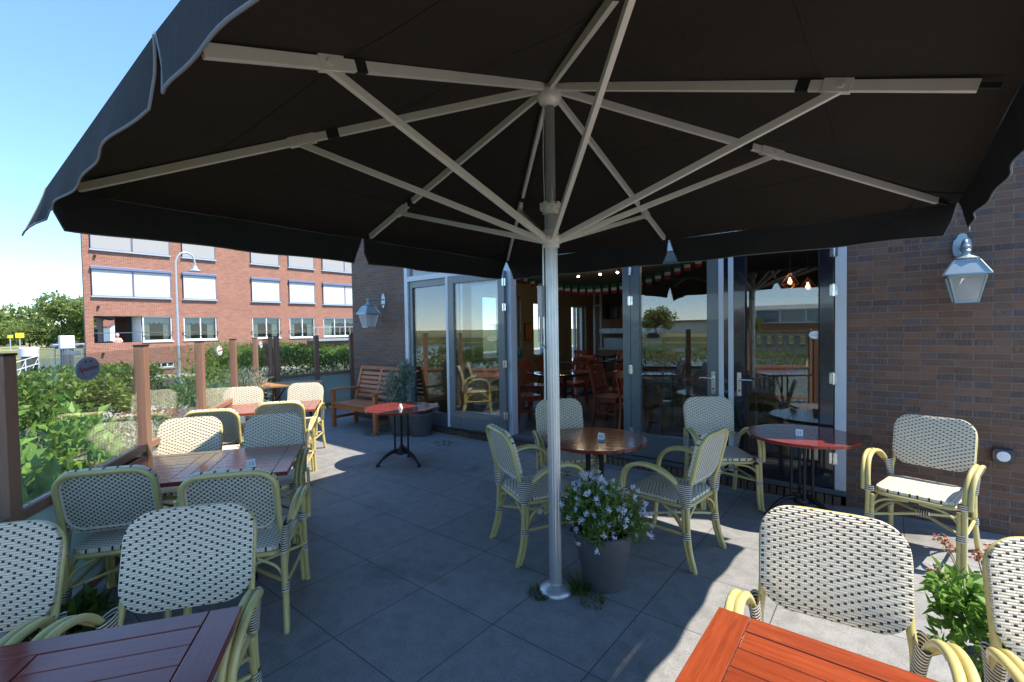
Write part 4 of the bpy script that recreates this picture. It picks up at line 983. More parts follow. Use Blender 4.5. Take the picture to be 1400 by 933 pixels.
# ------------------------------------------------------------------ lanterns, wall spot
def lantern_head(o, x, y, z, sc=1.0):
    """four-sided tapered lantern, its cap rim at height z"""
    def sq(r, z_): return [(x + r * sx * sc, y + r * sy * sc, z + z_ * sc) for sx, sy in ((-1, -1), (1, -1), (1, 1), (-1, 1))]
    lv = [sq(.068, -.225), sq(.112, -.012)]
    q = MB()
    for a, b in zip(*lv): q.bar(a, b, .012 * sc, .012 * sc)
    for k in range(4):
        q.bar(lv[0][k], lv[0][(k + 1) % 4], .014 * sc, .012 * sc); q.bar(lv[1][k], lv[1][(k + 1) % 4], .014 * sc, .012 * sc)
    r1, r2 = sq(.138, 0), sq(.075, .115)
    for k in range(4):
        q.bar(r1[k], r1[(k + 1) % 4], .016 * sc, .012 * sc); q.bar(r1[k], r2[k], .012 * sc, .012 * sc); q.bar(r2[k], r2[(k + 1) % 4], .012 * sc, .012 * sc)
    q.lathe([(.04 * sc, .118 * sc), (.075 * sc, .122 * sc), (.085 * sc, .135 * sc), (.05 * sc, .155 * sc), (.03 * sc, .165 * sc), (.022 * sc, .185 * sc), (.035 * sc, .20 * sc), (.02 * sc, .215 * sc), (.03 * sc, .235 * sc), (.022 * sc, .25 * sc)], 16, (x, y, z))
    q.add(sq(.06, -.226), [(3, 2, 1, 0)]); f = q.build('lantern_frame', LANT, o, smooth=False)
    q = MB()
    for k in range(4):
        k2 = (k + 1) % 4; q.add([lv[0][k], lv[0][k2], lv[1][k2], lv[1][k]], [(0, 1, 2, 3)])
    q.build('lantern_glass', LAMPG, o)
    q = MB()
    for k in range(4):
        k2 = (k + 1) % 4; q.add([r1[k], r1[k2], r2[k2], r2[k]], [(0, 1, 2, 3)])
    q.build('lantern_roof', LANT, o)
    q = MB(); q.lathe([(.012 * sc, -.02 * sc), (.014 * sc, -.06 * sc), (.03 * sc, -.10 * sc), (.02 * sc, -.135 * sc), (.004, -.145 * sc)], 14, (x, y, z)); q.build('bulb', SIGNW, o, smooth=True)
o = thing('wall_lantern', 'grey metal wall lantern on the brick wall above the sunlit chair', 'lantern', (.45, FY, 1.9), 0, 'wall lanterns on the brick facade')
q = MB(); q.prism([(.055 * math.cos(k * .2618) * (1 - .25 * (k % 6 == 3)), .11 * math.sin(k * .2618)) for k in range(24)], 0, .025); q.v = [(x, -z, y + .33) for x, y, z in q.v]
q.tube([(0, -.02, .31), (0, -.09, .345), (0, -.19, .36), (0, -.25, .345), (0, -.265, .31)], .014, 10); q.tube([(0, -.02, .27), (0, -.08, .26), (0, -.15, .31), (0, -.19, .355)], .009, 8); q.build('bracket', LANT, o, smooth=True)
lantern_head(o, 0, -.265, .095, .9)
o = thing('wall_lantern', 'grey metal wall lantern on the brick pillar left of the doors', 'lantern', (-7.05, FY, 1.9), 0, 'wall lanterns on the brick facade')
q = MB(); q.prism([(.055 * math.cos(k * .2618) * (1 - .25 * (k % 6 == 3)), .13 * math.sin(k * .2618)) for k in range(24)], 0, .025); q.v = [(x, -z, y + .28) for x, y, z in q.v]
q.tube([(0, -.02, .30), (-.02, -.12, .305), (-.05, -.3, .30)], .013, 10); q.tube([(0, -.02, .22), (-.01, -.08, .21), (-.03, -.14, .27), (-.04, -.2, .30)], .010, 8); q.build('bracket', LANT, o, smooth=True)
lantern_head(o, -.05, -.3, .05, 1.05)
o = thing('wall_spotlight', 'small round spotlight low on the brick wall at the right', 'wall light', (.685, FY, .62))
q = MB(); q.box(-.06, .06, -.06, -.001, -.055, .055); bd = q.build('housing', DARKP, o, bevel=.012)
q = MB(); q.lathe([(.036, 0), (.038, .006), (.03, .008)], 24); q.v = [(x, -.0605 - z, y) for x, y, z in q.v]; q.build('lens', SIGNW, o, smooth=True)
# ------------------------------------------------------------------ plants
def leafcloud(mb, n, sampler, L, w, up=.3, mi=0, tintf=None):
    for _ in range(n):
        p, outd = sampler(); d = (outd * .7 + rv() * .9 + Vector((0, 0, up))).normalized(); s_ = random.uniform(.65, 1.25)
        t = random.random() if tintf is None else tintf(p)
        mb.leaf(p, d, w * s_, L * s_, (outd + rv() * .8 + Vector((0, 0, .6))).normalized(), min(1, max(0, t)), mi)
def shell(c, rx, ry, rz, lo=.55, bottom=-1):
    while True:
        d = rv()
        if d.z < bottom: continue
        r_ = random.uniform(lo, 1.0); 
        return Vector((c[0] + d.x * rx * r_, c[1] + d.y * ry * r_, c[2] + d.z * rz * r_)), d
def bush(name, label, cat, x, y, z0, rx, ry, h, n, L, w, mat, group=None, lumps=5, flowers=None, stem=True, seed=1):
    random.seed(seed); o = thing(name, label, cat, (x, y, z0), 0, group)
    cs = [(random.uniform(-.45, .45) * rx, random.uniform(-.45, .45) * ry, h * random.uniform(.38, .66), random.uniform(.5, .75)) for _ in range(lumps)] + [(0, 0, h * .45, .85)]
    def smp():
        c = random.choice(cs); k = c[3]; p, d = shell(c[:3], rx * k, ry * k, min(h * .45, c[2]) * 1.05, .5); p.z = max(p.z, .02); return p, d
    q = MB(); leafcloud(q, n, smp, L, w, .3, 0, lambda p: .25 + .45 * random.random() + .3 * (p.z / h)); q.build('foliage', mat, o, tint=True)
    if stem:
        q = MB()
        for k in range(7):
            e = (random.uniform(-.6, .6) * rx, random.uniform(-.6, .6) * ry, h * random.uniform(.5, .8)); q.tube([(random.uniform(-.1, .1) * rx, random.uniform(-.1, .1) * ry, 0), (e[0] * .4, e[1] * .4, e[2] * .5), e], lambda t: .012 * (1 - t) + .004, 6, k=3)
        q.build('stem', BARK, o)
    if flowers:
        q = MB()
        for _ in range(flowers[0]):
            p, d = smp(); p = p + d * .02
            for k in range(10): q.leaf(p + rv() * flowers[1] * .5, (rv() + d), flowers[1] * .5, flowers[1] * .55, d, random.random())
        q.build('blossom', flowers[2], o, tint=True)
    return o
def hedge(label, p0, p1, wd, z0, htop, n, L, w, mat, name='hedge', seed=3, jag=.12):
    """a loose clipped hedge following p0-p1, uneven along its top"""
    random.seed(seed); p0 = Vector(p0); p1 = Vector(p1); d = p1 - p0; ln = d.length; e = d.normalized(); s_ = Vector((-e.y, e.x, 0))
    o = thing(name, label, 'hedge', tuple((p0 + p1) / 2 + Vector((0, 0, z0)))); off = -(p0 + p1) / 2
    ph = [random.uniform(0, 6) for _ in range(4)]
    def topz(u, v): return htop + jag * (math.sin(u * 2.3 + ph[0]) * .5 + math.sin(u * 5.7 + ph[1] + v) * .35 + math.sin(u * 13 + v * 4 + ph[2]) * .25)
    def smp():
        u = random.uniform(0, ln); v = random.uniform(-1, 1) * wd / 2; H = topz(u, v) - z0; k = random.random()
        if k < .45: z = H * (1 - .16 * random.random() ** 1.5); nr = Vector((0, 0, 1))
        elif k < .95: v = math.copysign(wd / 2 * random.uniform(.75, 1.06), v); z = H * random.random() ** .8; nr = s_ * math.copysign(1, v)
        else: z = H * random.random(); u = random.choice((0, ln)) + random.uniform(-.08, .08); nr = e
        v += .10 * math.sin(u * 4 + z * 6 + ph[3])
        return p0 + off + e * u + s_ * v + Vector((0, 0, z)), nr
    q = MB(); leafcloud(q, n, smp, L, w, .25, 0, lambda p: random.random() * .8 + .1 + .15 * math.sin(p.x * 5 + p.y * 3)); q.build('foliage', mat, o, tint=True)
    q = MB(); k = 0
    while k < ln:
        b = p0 + off + e * k; H = (topz(k, 0) - z0); q.tube([tuple(b), tuple(b + Vector((random.uniform(-.1, .1), random.uniform(-.1, .1), H * .5))), tuple(b + Vector((random.uniform(-.2, .2), random.uniform(-.2, .2), H * .85)))], lambda t: .02 - .012 * t, 6, k=3); k += .35
    q.build('stem', BARK, o)
    return o
def out(s_, off, z=0): v = f0 + fdir * s_ - fn * off; return (v.x, v.y, z)
hedge('dense dark green hedge outside the nearest fence panes', (-5.4, -.75, 0), (-9.3, 1.75, 0), 1.2, -1.1, 1.13, 26000, .064, .04, LEAFH, seed=5)
bush('shrub', 'light green large-leaved hydrangea pressed against the nearest fence pane', 'shrub', *out(.95, .55)[:2], -1.1, .75, .5, 2.0, 3400, .13, .085, LEAFB, 'shrubs outside the long windbreak', seed=8, flowers=(7, .05, PETAL))
bush('shrub', 'leafy yellow-green shrub just left of the second fence post', 'shrub', *out(2.2, .75)[:2], -1.1, .8, .55, 2.05, 3000, .12, .075, LEAFB, 'shrubs outside the long windbreak', seed=9)
bush('shrub', 'silvery lavender shrub seen through the second fence pane', 'shrub', *out(3.9, .85)[:2], -1.1, .8, .7, 1.8, 3400, .075, .022, LEAFS, 'shrubs outside the long windbreak', seed=10, flowers=(40, .025, PETAL))
bush('shrub', 'bushy green shrub seen through the third fence pane', 'shrub', *out(5.6, .9)[:2], -1.1, .9, .75, 2.25, 3600, .09, .05, LEAFH, 'shrubs outside the long windbreak', seed=11)
bush('shrub', 'tall green shrub seen through the fourth fence pane', 'shrub', *out(7.2, 1.0)[:2], -1.1, 1.0, .8, 2.35, 3600, .09, .05, LEAFH, 'shrubs outside the long windbreak', seed=12)
bush('shrub', 'dark round shrub behind the silvery lavender shrub', 'shrub', *out(5.3, 3.0)[:2], -1.1, 1.2, 1.0, 1.75, 3600, .10, .06, LEAFD, 'shrubs outside the long windbreak', seed=13)
bush('shrub', 'green shrub standing behind the corner of the two windbreaks', 'shrub', *out(8.6, .9)[:2], -1.1, .9, .8, 2.4, 3600, .09, .05, LEAFH, 'shrubs outside the long windbreak', seed=14)
hedge('bright green leafy hedge behind the short windbreak by the bench', (-10.6, 3.9, 0), (-11.0, 9.0, 0), 1.2, -1.1, 1.22, 18000, .075, .045, LEAFH, seed=15, jag=.2)
hedge('low clipped hedge along the road verge', (-15.5, 2.2, 0), (-15.5, 14, 0), 1.3, -1.1, .12, 9000, .11, .065, LEAFD, seed=16, jag=.06)
hedge('green hedge between the terrace front and the river', (-8.0, -2.9, 0), (5.5, -2.9, 0), 1.0, -1.1, .95, 12000, .085, .05, LEAFH, seed=17)
hedge('flowering shrub bank at the foot of the apartment block', (-36.2, 12.0, 0), (-36.2, 34, 0), 1.6, -1.1, .35, 6000, .22, .12, LEAFD, seed=18, jag=.3)

def pot(mb, r0_, r1_, h, rim=.02, n=36):
    mb.lathe([(r0_ * .97, 0), (r0_, .01), (r1_ - .008, h - .05), (r1_, h - .045), (r1_, h - .004), (r1_ - .006, h), (r1_ - .02, h), (r1_ - .024, h - .04)], n)
def stems(mb, pts_, r_=.005): 
    for a, b in pts_: mb.tube([a, ((a[0] + b[0]) / 2 * .8 + b[0] * .1, (a[1] + b[1]) / 2 * .8 + b[1] * .1, (a[2] + b[2]) / 2), b], lambda t: r_ * (1 - .6 * t), 6, k=3)
# flower pot at the foot of the pole
random.seed(21)
o = thing('flower_pot', 'dark grey tapered pot of white-lilac flowers at the foot of the parasol pole', 'flower pot', (-1.42, 2.665, 0))
q = MB(); pot(q, .125, .185, .36); q.build('pot', CLAY, o, smooth=True)
q = MB(); q.lathe([(.02, .325), (.16, .325)], 24); q.build('soil', SOIL, o)
cs = [(random.uniform(-.13, .13), random.uniform(-.13, .13), random.uniform(.42, .56), random.uniform(.10, .16)) for _ in range(16)] + [(.20, .02, .40, .10), (-.2, -.03, .42, .10), (.14, .14, .40, .1), (.05, -.18, .40, .1), (0, 0, .5, .2)]
def smp():
    c = random.choice(cs); return shell(c[:3], c[3], c[3], c[3] * .85, .3)
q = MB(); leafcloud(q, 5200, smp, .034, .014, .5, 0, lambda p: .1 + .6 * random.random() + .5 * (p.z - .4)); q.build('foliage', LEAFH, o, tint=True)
q = MB(); stems(q, [((random.uniform(-.05, .05), random.uniform(-.05, .05), .32), (c[0], c[1], c[2])) for c in cs]); q.build('stem', STEMG, o)
q = MB()
for _ in range(260):
    c = random.choice(cs); p, d = shell(c[:3], c[3] * 1.22, c[3] * 1.22, c[3] * 1.18, .97)
    if d.z < -.55: continue
    for k in range(34): q.leaf(p + rv() * random.uniform(.002, .019), rv() + d, .0095, .010, d, random.random(), fold=.1)
q.build('blossom', PETAL, o, tint=True)
def grass_tuft(name, label, x, y, r_, n, hgt, seed):
    random.seed(seed); q = MB()
    for _ in range(n):
        a = random.uniform(0, 6.283); rr = r_ * math.sqrt(random.random()); b = Vector((x + rr * math.cos(a), y + rr * math.sin(a), 0)); ln = hgt * random.uniform(.4, 1.1)
        dr = (Vector((math.cos(a), math.sin(a), 0)) * random.uniform(.1, .8) + rv() * .3 + Vector((0, 0, 1))).normalized(); sd = dr.cross(Vector((0, 0, 1))).normalized() * .0026
        tip = b + dr * ln + Vector((math.cos(a), math.sin(a), -.2)) * ln * .35
        md = b + dr * ln * .6
        q.add([tuple(b - sd), tuple(b + sd), tuple(md + sd * .8), tuple(tip), tuple(md - sd * .8)], [(0, 1, 2, 4), (4, 2, 3)], [[(0, 0)] * 4, [(0, 0)] * 3], 0, random.random())
    o = q.build(name, GRASSM, tint=True); tag(o, label, 'weeds'); return o
grass_tuft('grass_tuft', 'grass growing on the near left rim of the pole flange', -1.67, 2.32, .07, 200, .04, 1)
grass_tuft('grass_tuft', 'long grass tuft between the parasol pole and the flower pot', -1.50, 2.50, .07, 220, .10, 2)
grass_tuft('grass_tuft', 'small weed patch in the paving in front of the flower pot', -1.37, 2.44, .08, 110, .04, 3)
grass_tuft('grass_tuft', 'weeds sprouting in front of the wooden bench', -6.35, 4.45, .22, 260, .06, 4)
grass_tuft('grass_tuft', 'thin weeds in a paving joint before the folded door leaf', -5.0, 4.62, .16, 120, .04, 5)
# potted olive, second pot
random.seed(23)
o = thing('potted_olive', 'bushy grey-green olive shrub in a dark pot beside the bench', 'potted plant', (-6.0, 4.66, 0), 0, 'dark pots in front of the window')
q = MB(); pot(q, .16, .22, .36); q.build('pot', CLAY, o, smooth=True)
q = MB(); q.lathe([(.02, .32), (.19, .32)], 24); q.build('soil', SOIL, o)
cs = [(random.uniform(-.16, .16), random.uniform(-.16, .16), .52 + k * .055, .23 - .013 * k) for k in range(11)]
def smp(): 
    c = random.choice(cs); return shell(c[:3], c[3], c[3], c[3], .15)
q = MB(); leafcloud(q, 2500, smp, .072, .014, .6); q.build('foliage', LEAFO, o, tint=True)
q = MB(); stems(q, [((random.uniform(-.04, .04), random.uniform(-.04, .04), .32), (c[0] * 1.3, c[1] * 1.3, c[2] + .15)) for c in cs], .009); q.build('stem', BARK, o)
q = MB()
for _ in range(22):
    a = random.uniform(0, 6.28); p = Vector((.21 * math.cos(a), .21 * math.sin(a), random.uniform(.34, .42)))
    for k in range(16): q.leaf(p + rv() * .02, rv(), .02, .022, rv(), random.random())
q.build('blossom', LEAFB, o, tint=True)
o = thing('potted_plant', 'dark round pot of low trailing greenery beside the folded door leaf', 'potted plant', (-5.74, 4.80, 0), 0, 'dark pots in front of the window')
q = MB(); pot(q, .165, .225, .36); q.build('pot', CLAY, o, smooth=True)
q = MB(); q.lathe([(.02, .32), (.19, .32)], 24); q.build('soil', SOIL, o)
q = MB(); leafcloud(q, 900, lambda: shell((random.uniform(-.12, .12), random.uniform(-.12, .12), .40), .1, .1, .07, .2), .045, .02, .5); q.build('foliage', LEAFD, o, tint=True)
# olive by the far corner
random.seed(24)
o = thing('potted_olive', 'sunlit narrow-leaved olive in a pot in front of the pale corner table', 'potted plant', (-7.55, 3.05, 0))
q = MB(); pot(q, .15, .2, .42); q.build('pot', CLAY, o, smooth=True)
q = MB(); leafcloud(q, 900, lambda: shell((random.uniform(-.16, .16), random.uniform(-.16, .16), random.uniform(.6, 1.02)), .18, .18, .16, .3), .075, .014, .8); q.build('foliage', LEAFS, o, tint=True)
q = MB(); stems(q, [((0, 0, .38), (random.uniform(-.25, .25), random.uniform(-.25, .25), random.uniform(.8, 1.1))) for _ in range(10)], .007); q.build('stem', BARK, o)
# leafy plant between the two right chairs
random.seed(25)
o = thing('potted_plant', 'bright green leafy plant with dried red flower heads between the right-hand chairs', 'potted plant', (.38, 2.60, 0))
q = MB(); pot(q, .12, .16, .28); q.build('pot', CLAY, o, smooth=True)
cs = [(random.uniform(-.16, .18), random.uniform(-.16, .14), random.uniform(.36, .60), random.uniform(.07, .11)) for _ in range(15)] + [(-.17, -.02, .56, .08), (-.14, .03, .44, .09)]
def smp(): 
    c = random.choice(cs); return shell(c[:3], c[3], c[3], c[3] * .8, .5)
q = MB(); leafcloud(q, 620, smp, .06, .036, .4); leafcloud(q, 500, smp, .034, .022, .7); q.build('foliage', LEAFB, o, tint=True)
q = MB(); tips = []
for k in range(9):
    e = Vector((random.uniform(-.26, .08), random.uniform(.10, .34), random.uniform(.50, .72))); tips.append(e); q.tube([(0, 0, .28), tuple(e * .55 + Vector((0, 0, .12))), tuple(e)], .0022, 5, k=4)
stems(q, [((0, 0, .27), c[:3]) for c in cs], .004); q.build('stem', STEMG, o)
q = MB()
for e in tips:
    for k in range(26): q.leaf(e + rv() * .02, rv(), .014, .018, rv(), random.random())
q.build('blossom', PETALR, o, tint=True)
bush('weed', 'low green weed growing under the second chair at the foot of the fence', 'weeds', -3.28, .42, 0, .22, .16, .22, 220, .09, .06, LEAFD, None, 4, seed=27)

# ------------------------------------------------------------------ garden bench
o = thing('garden_bench', 'wooden slatted garden bench in front of the brick pillar', 'bench', (-6.95, 4.62, 0), R(2))
BW, BD = 1.16, .52
for s_ in (-1, 1):
    q = MB(); x_ = s_ * BW / 2; q.box(x_ - .035, x_ + .035, -BD / 2, -BD / 2 + .06, 0, .62, 0, True, 'z'); q.build('leg', BENCHW, o, bevel=.004)
    q = MB(); q.bar((x_, BD / 2 - .05, 0), (x_, BD / 2 - .03, .42), .06, .06, 0, (0, 1, 0)); q.bar((x_, BD / 2 - .03, .42), (x_, BD / 2 + .12, .98), .06, .05, 0, (0, 1, 0)); q.build('leg', BENCHW, o, bevel=.004)
    q = MB(); q.box(x_ - .04, x_ + .04, -BD / 2 - .03, BD / 2 + .03, .621, .65, 0, True, 'y'); q.build('armrest', BENCHW, o, bevel=.005)
    q = MB(); q.box(x_ - .02, x_ + .02, -BD / 2 + .06, BD / 2 - .09, .13, .18, 0, True, 'y'); q.box(x_ - .022, x_ + .022, -BD / 2 + .06, BD / 2 - .09, .33, .395, 0, True, 'y'); q.build('rail', BENCHW, o, bevel=.003)
q = MB()
for k in range(6): y = -BD / 2 - .01 + k * .085; q.box(-BW / 2 + .04, BW / 2 - .04, y, y + .072, .40, .422, 0, True, 'x')
q.box(-BW / 2 + .036, BW / 2 - .036, -BD / 2 + .01, -BD / 2 + .04, .32, .399, 0, True, 'x'); q.build('seat', BENCHW, o, bevel=.003)
q = MB(); rot = Matrix.Rotation(R(-15), 3, 'X')
for x0, x1 in ((-BW / 2 + .035, -.03), (.03, BW / 2 - .035)):
    for k in range(6): z = .50 + k * .077; y = BD / 2 - .03 + (z - .42) * .268; q.box(x0, x1, y - .012, y + .012, z - .029, z + .029, 0, True, 'x', rot)
q.bar((0, BD / 2 - .03, .42), (0, BD / 2 + .12, .98), .055, .035, 0, (0, 1, 0)); q.bar((-BW / 2 - .03, BD / 2 + .12, .985), (BW / 2 + .03, BD / 2 + .12, .985), .04, .06); q.build('backrest', BENCHW, o, bevel=.003)

# ------------------------------------------------------------------ inside the restaurant
def make_wood_chair():
    C_ = thing('wooden_chair', 'x', 'chair', (0, 0, 0), 0, 'cherry wood chairs inside the restaurant')
    q = MB(); q.prism(rrect(.215, .205, .05, 4), .44, .465, 0, (3, 3)); q.build('seat', CHERRY, C_, bevel=.004)
    q = MB()
    for s_ in (-1, 1):
        q.bar((s_ * .17, -.19, .405), (s_ * .17, .19, .405), .022, .06); q.bar((-.17, s_ * .18, .405), (.17, s_ * .18, .405), .022, .06)
        q.bar((s_ * .19, -.18, .20), (s_ * .185, .20, .22), .018, .03)
    q.bar((-.19, -.02, .21), (.19, -.02, .21), .018, .03); q.build('seat_frame', CHERRY, C_)
    for s_ in (-1, 1):
        q = MB(); q.bar((s_ * .19, -.185, 0), (s_ * .185, -.18, .44), .036, .036); q.build('leg', CHERRY, C_, bevel=.004)
        q = MB()
        P = smooth_path([(s_ * .185, .24, 0), (s_ * .185, .195, .25), (s_ * .185, .19, .45), (s_ * .19, .225, .70), (s_ * .195, .30, .93)], 3)
        for a, b in zip(P, P[1:]): q.bar(a, b, .034, .042, 0, (0, 1, 0))
        q.build('leg', CHERRY, C_)
    q = MB(); 
    for k in range(8):
        a = -.175 + k * .05; q.bar((a, .29 + .02 * (1 - (a / .18) ** 2), .885), (a + .05 if k < 7 else .175, .29 + .02 * (1 - ((a + .05) / .18) ** 2), .885), .022, .105)
    for k in range(5): x_ = -.12 + k * .06; q.bar((x_, .20, .56), (x_, .285, .85), .026, .012, 0, (0, 1, 0))
    q.bar((-.175, .203, .56), (.175, .203, .56), .02, .05); q.build('backrest', CHERRY, C_)
    return C_
def dine_table(x, y, az, label, L=1.15, Wd=.75):
    T_ = thing('dining_table', label, 'table', (x, y, .1), R(az), 'dark dining tables inside')
    q = MB(); q.box(-L / 2, L / 2, -Wd / 2, Wd / 2, .71, .74, 0, True); q.build('tabletop', DARKP, T_, bevel=.004)
    q = MB(); q.tube([(0, 0, .03), (0, 0, .71)], .035, 12, k=1); q.lathe([(.22, 0), (.22, .015), (.05, .04)], 24); q.build('pedestal', IRON, T_, smooth=True)
    for sx in (-1, 1):
        nk = thing('napkin', 'folded maroon napkin on a dark dining table indoors', 'napkin', Vector((x, y, .84)) + Matrix.Rotation(R(az), 3, 'Z') @ Vector((sx * .33, 0, .002)), R(az + 4 * sx), 'maroon place mats and napkins indoors')
        q = MB(); q.box(-.16, .16, -.22, .22, 0, .004); q.box(-.05, .05, -.09, .09, .0045, .02); q.build('cloth', MAROON, nk, bevel=.002)
    return T_
IT = [(-4.55, 7.15, 62, 'dark dining table just inside the open doorway at left'), (-2.55, 7.0, 10, 'dark dining table inside the doorway behind the lone cherry chair'), (-5.6, 9.7, 70, 'dark dining table deeper in the room by the left windows'),
      (-3.6, 9.9, 40, 'dark dining table in the middle of the dining room'), (-1.3, 8.6, 80, 'dark dining table seen through the dark door'), (-6.3, 12.0, 10, 'dark dining table before the panelled back wall'), (-4.9, 10.9, 60, 'dark dining table deep in the room behind the pole')]
for t_ in IT: dine_table(*t_)
w0 = None
ICH = [(-4.64, 6.08, 66, 'cherry slat-back chair just inside the doorway, back to the terrace'), (-3.42, 6.75, -4, 'cherry chair in profile in the middle of the doorway'), (-3.75, 7.5, 160, 'cherry chair on the far side of the first indoor table'),
       (-4.9, 8.0, -100, 'cherry chair behind the first indoor table facing the doors'), (-1.95, 7.6, -120, 'cherry chair behind the second indoor table'), (-6.1, 9.0, 70, 'cherry chair by the left windows with its back to the doors'),
       (-5.1, 10.3, -110, 'cherry chair by the left windows facing the doors'), (-3.3, 9.2, 110, 'cherry chair in the middle of the dining room, back to the doors'), (-3.9, 10.7, -60, 'cherry chair behind the middle dining table'),
       (-4.3, 11.5, 95, 'cherry chair before the panelled wall, back to the doors'), (-1.3, 7.8, 85, 'cherry chair seen dimly through the dark door'), (-1.3, 9.4, -90, 'cherry chair behind the table seen through the dark door'), (-2.75, 6.3, 80, 'cherry chair behind the grey door, back to the terrace'),
       (-5.25, 7.3, 10, 'cherry chair by the first indoor table nearest the side wall'), (-6.4, 11.2, 90, 'cherry chair before the panelled wall with its back to the doors, window side'), (-5.7, 12.6, -100, 'cherry chair against the panelled wall facing the doors'), (-5.3, 9.2, 120, 'cherry chair between the window tables'), (-4.3, 10.2, 140, 'cherry chair at the deep table seen just right of the pole')]
w0 = make_wood_chair()
for i, (x, y, az, lb) in enumerate(ICH):
    if i == 0: w0.location = (x, y, .1); w0.rotation_euler = (0, 0, R(az + 90)); w0['label'] = lb
    else: dup(w0, (x, y, .1), R(az + 90), lb)
# flag bunting under the ceiling
o = thing('flag_bunting', 'string of little green white and red flags across the dining room', 'bunting', (0, 0, 0))
q = MB(); P = smooth_path([(-6.6, 7.9, 3.0), (-5.6, 7.9, 2.62), (-4.6, 7.9, 2.44), (-3.6, 7.9, 2.46), (-2.6, 7.9, 2.72), (-1.6, 7.9, 3.0)], 6); q.tube(P, .006, 6, raw=True); q.build('cord', FLG, o)
k = .12
for a, b in zip(P[1:], P[2:]):
    q = MB(); w = .052; z = a.z
    for i, m_ in enumerate((0, 1, 2)): q.box(a.x - w, a.x + w, a.y - .002, a.y + .002, z - .055 * (i + 1), z - .055 * i - .0005, m_)
    q.build('flag', [FLG, FLW, FLR], o)
def spot(x, y, label):
    o = thing('ceiling_spot', label, 'spotlight', (x, y, 2.86), 0, 'spotlights on the dining room ceiling')
    q = MB(); q.tube([(0, 0, 0), (0, 0, -.06)], .012, 8, k=1); q.tube([(0, .0, -.06), (0, -.05, -.15)], .035, 12, k=1); q.build('housing', IRON, o, smooth=True)
    q = MB(); q.lathe([(.004, -.012), (.022, -.006), (.026, 0)], 14, (0, -.056, -.158)); q.build('lamp', SPOTE, o)
    l_ = bpy.data.lights.new('spot_light', 'POINT'); l_.energy = 2.2; l_.specular_factor = .12; l_.color = (1, .78, .52); l_.shadow_soft_size = .04; lo = bpy.data.objects.new('spot_light', l_); COL.objects.link(lo); lo.parent = o; lo.location = (0, -.09, -.22)
spot(-5.0, 8.5, 'lit ceiling spotlight nearest the pole'); spot(-4.5, 8.5, 'lit ceiling spotlight at the middle of the track'); spot(-4.1, 8.45, 'lit ceiling spotlight nearest the grey door'); spot(-1.45, 7.2, 'lit ceiling spotlight behind the dark door')
o = thing('pendant_lamp', 'cluster of copper wire pendant lamps glowing behind the dark glass door', 'pendant lamp', (-.98, 8.3, 2.86))
for x_, y_, z_ in ((-.2, 0, -.58), (.02, .12, -.66), (.24, -.05, -.70)):
    q = MB(); q.tube([(x_, y_, 0), (x_, y_, z_ + .16)], .004, 6, k=1); q.build('cord', IRON, o)
    q = MB(); ap = (x_, y_, z_ + .16); lo_ = (x_, y_, z_ - .1)
    rg = [(x_ + .12 * math.cos(k * 1.0472), y_ + .12 * math.sin(k * 1.0472), z_ - .02) for k in range(6)]
    for k in range(6): q.bar(ap, rg[k], .005, .005); q.bar(rg[k], lo_, .005, .005); q.bar(rg[k], rg[(k + 1) % 6], .005, .005)
    q.build('wire_shade', COPPER, o)
    q = MB(); q.lathe([(.012, .06), (.014, .03), (.03, 0), (.026, -.025), (.004, -.042)], 14, (x_, y_, z_ + .02)); q.build('bulb', BULB, o, smooth=True)
# wall things
o = thing('framed_picture', 'framed food picture on the cream wall between the windows', 'picture', (-7.695, 10.27, 1.55))
q = MB(); q.box(0, .03, -.17, .17, -.24, .24); q.build('frame', IRON, o, bevel=.004)
q = MB(); q.box(.031, .034, -.15, .15, -.22, .22); q.build('print', FOODP, o)
o = thing('wall_screen', 'small dark screen on the panelled back wall', 'screen', (-6.95, 13.698, 2.12))
q = MB(); q.box(-.28, .28, -.06, -.001, -.22, .22); q.build('frame', IRON, o, bevel=.006)
q = MB(); q.box(-.26, .26, -.064, -.061, -.2, .2); q.build('display', SCREEN, o)
o = thing('serving_counter', 'steel serving hatch with a ribbed white front at the back of the room', 'counter', (-6.25, 13.25, .1))
q = MB(); q.box(-.75, 1.2, -.25, .3, .85, .9); q.build('worktop', STEEL, o)
q = MB()
for k in range(26): q.box(-.74 + k * .074, -.74 + k * .074 + .06, -.24, -.2, 0, .849)
q.build('ribbed_front', CREAM, o)
q = MB(); q.box(-.7, 1.15, .0, .3, .901, 1.2); q.box(-.75, 1.2, -.2, .3, 1.35, 1.5); q.build('hood', STEEL, o)
o = thing('vase', 'teal vase with a twig on the window sill indoors', 'vase', (-7.6, 9.75, .852)); q = MB(); q.lathe([(.05, 0), (.08, .08), (.085, .16), (.05, .24), (.03, .28), (.035, .31)], 20); q.build('body', TEAL, o, smooth=True)
q = MB(); q.tube([(0, 0, .28), (.03, .02, .5), (.02, .06, .7)], .006, 6); leafcloud(q, 14, lambda: (Vector((random.uniform(0, .05), random.uniform(0, .1), random.uniform(.45, .7))), rv()), .06, .03); q.build('twig', LEAFD, o, tint=True)
o = thing('potted_plant', 'green plant in a tall pale pot on the second indoor window sill', 'potted plant', (-7.58, 11.0, .852)); q = MB(); q.lathe([(.08, 0), (.15, .36), (.155, .38)], 20); q.build('pot', SIGNW, o, smooth=True)
q = MB(); leafcloud(q, 120, lambda: (Vector((random.uniform(-.1, .1), random.uniform(-.1, .1), random.uniform(.36, .5))), Vector((random.uniform(-.5, .5), random.uniform(-.5, .5), 1)).normalized()), .22, .04, .8); q.build('foliage', LEAFD, o, tint=True)

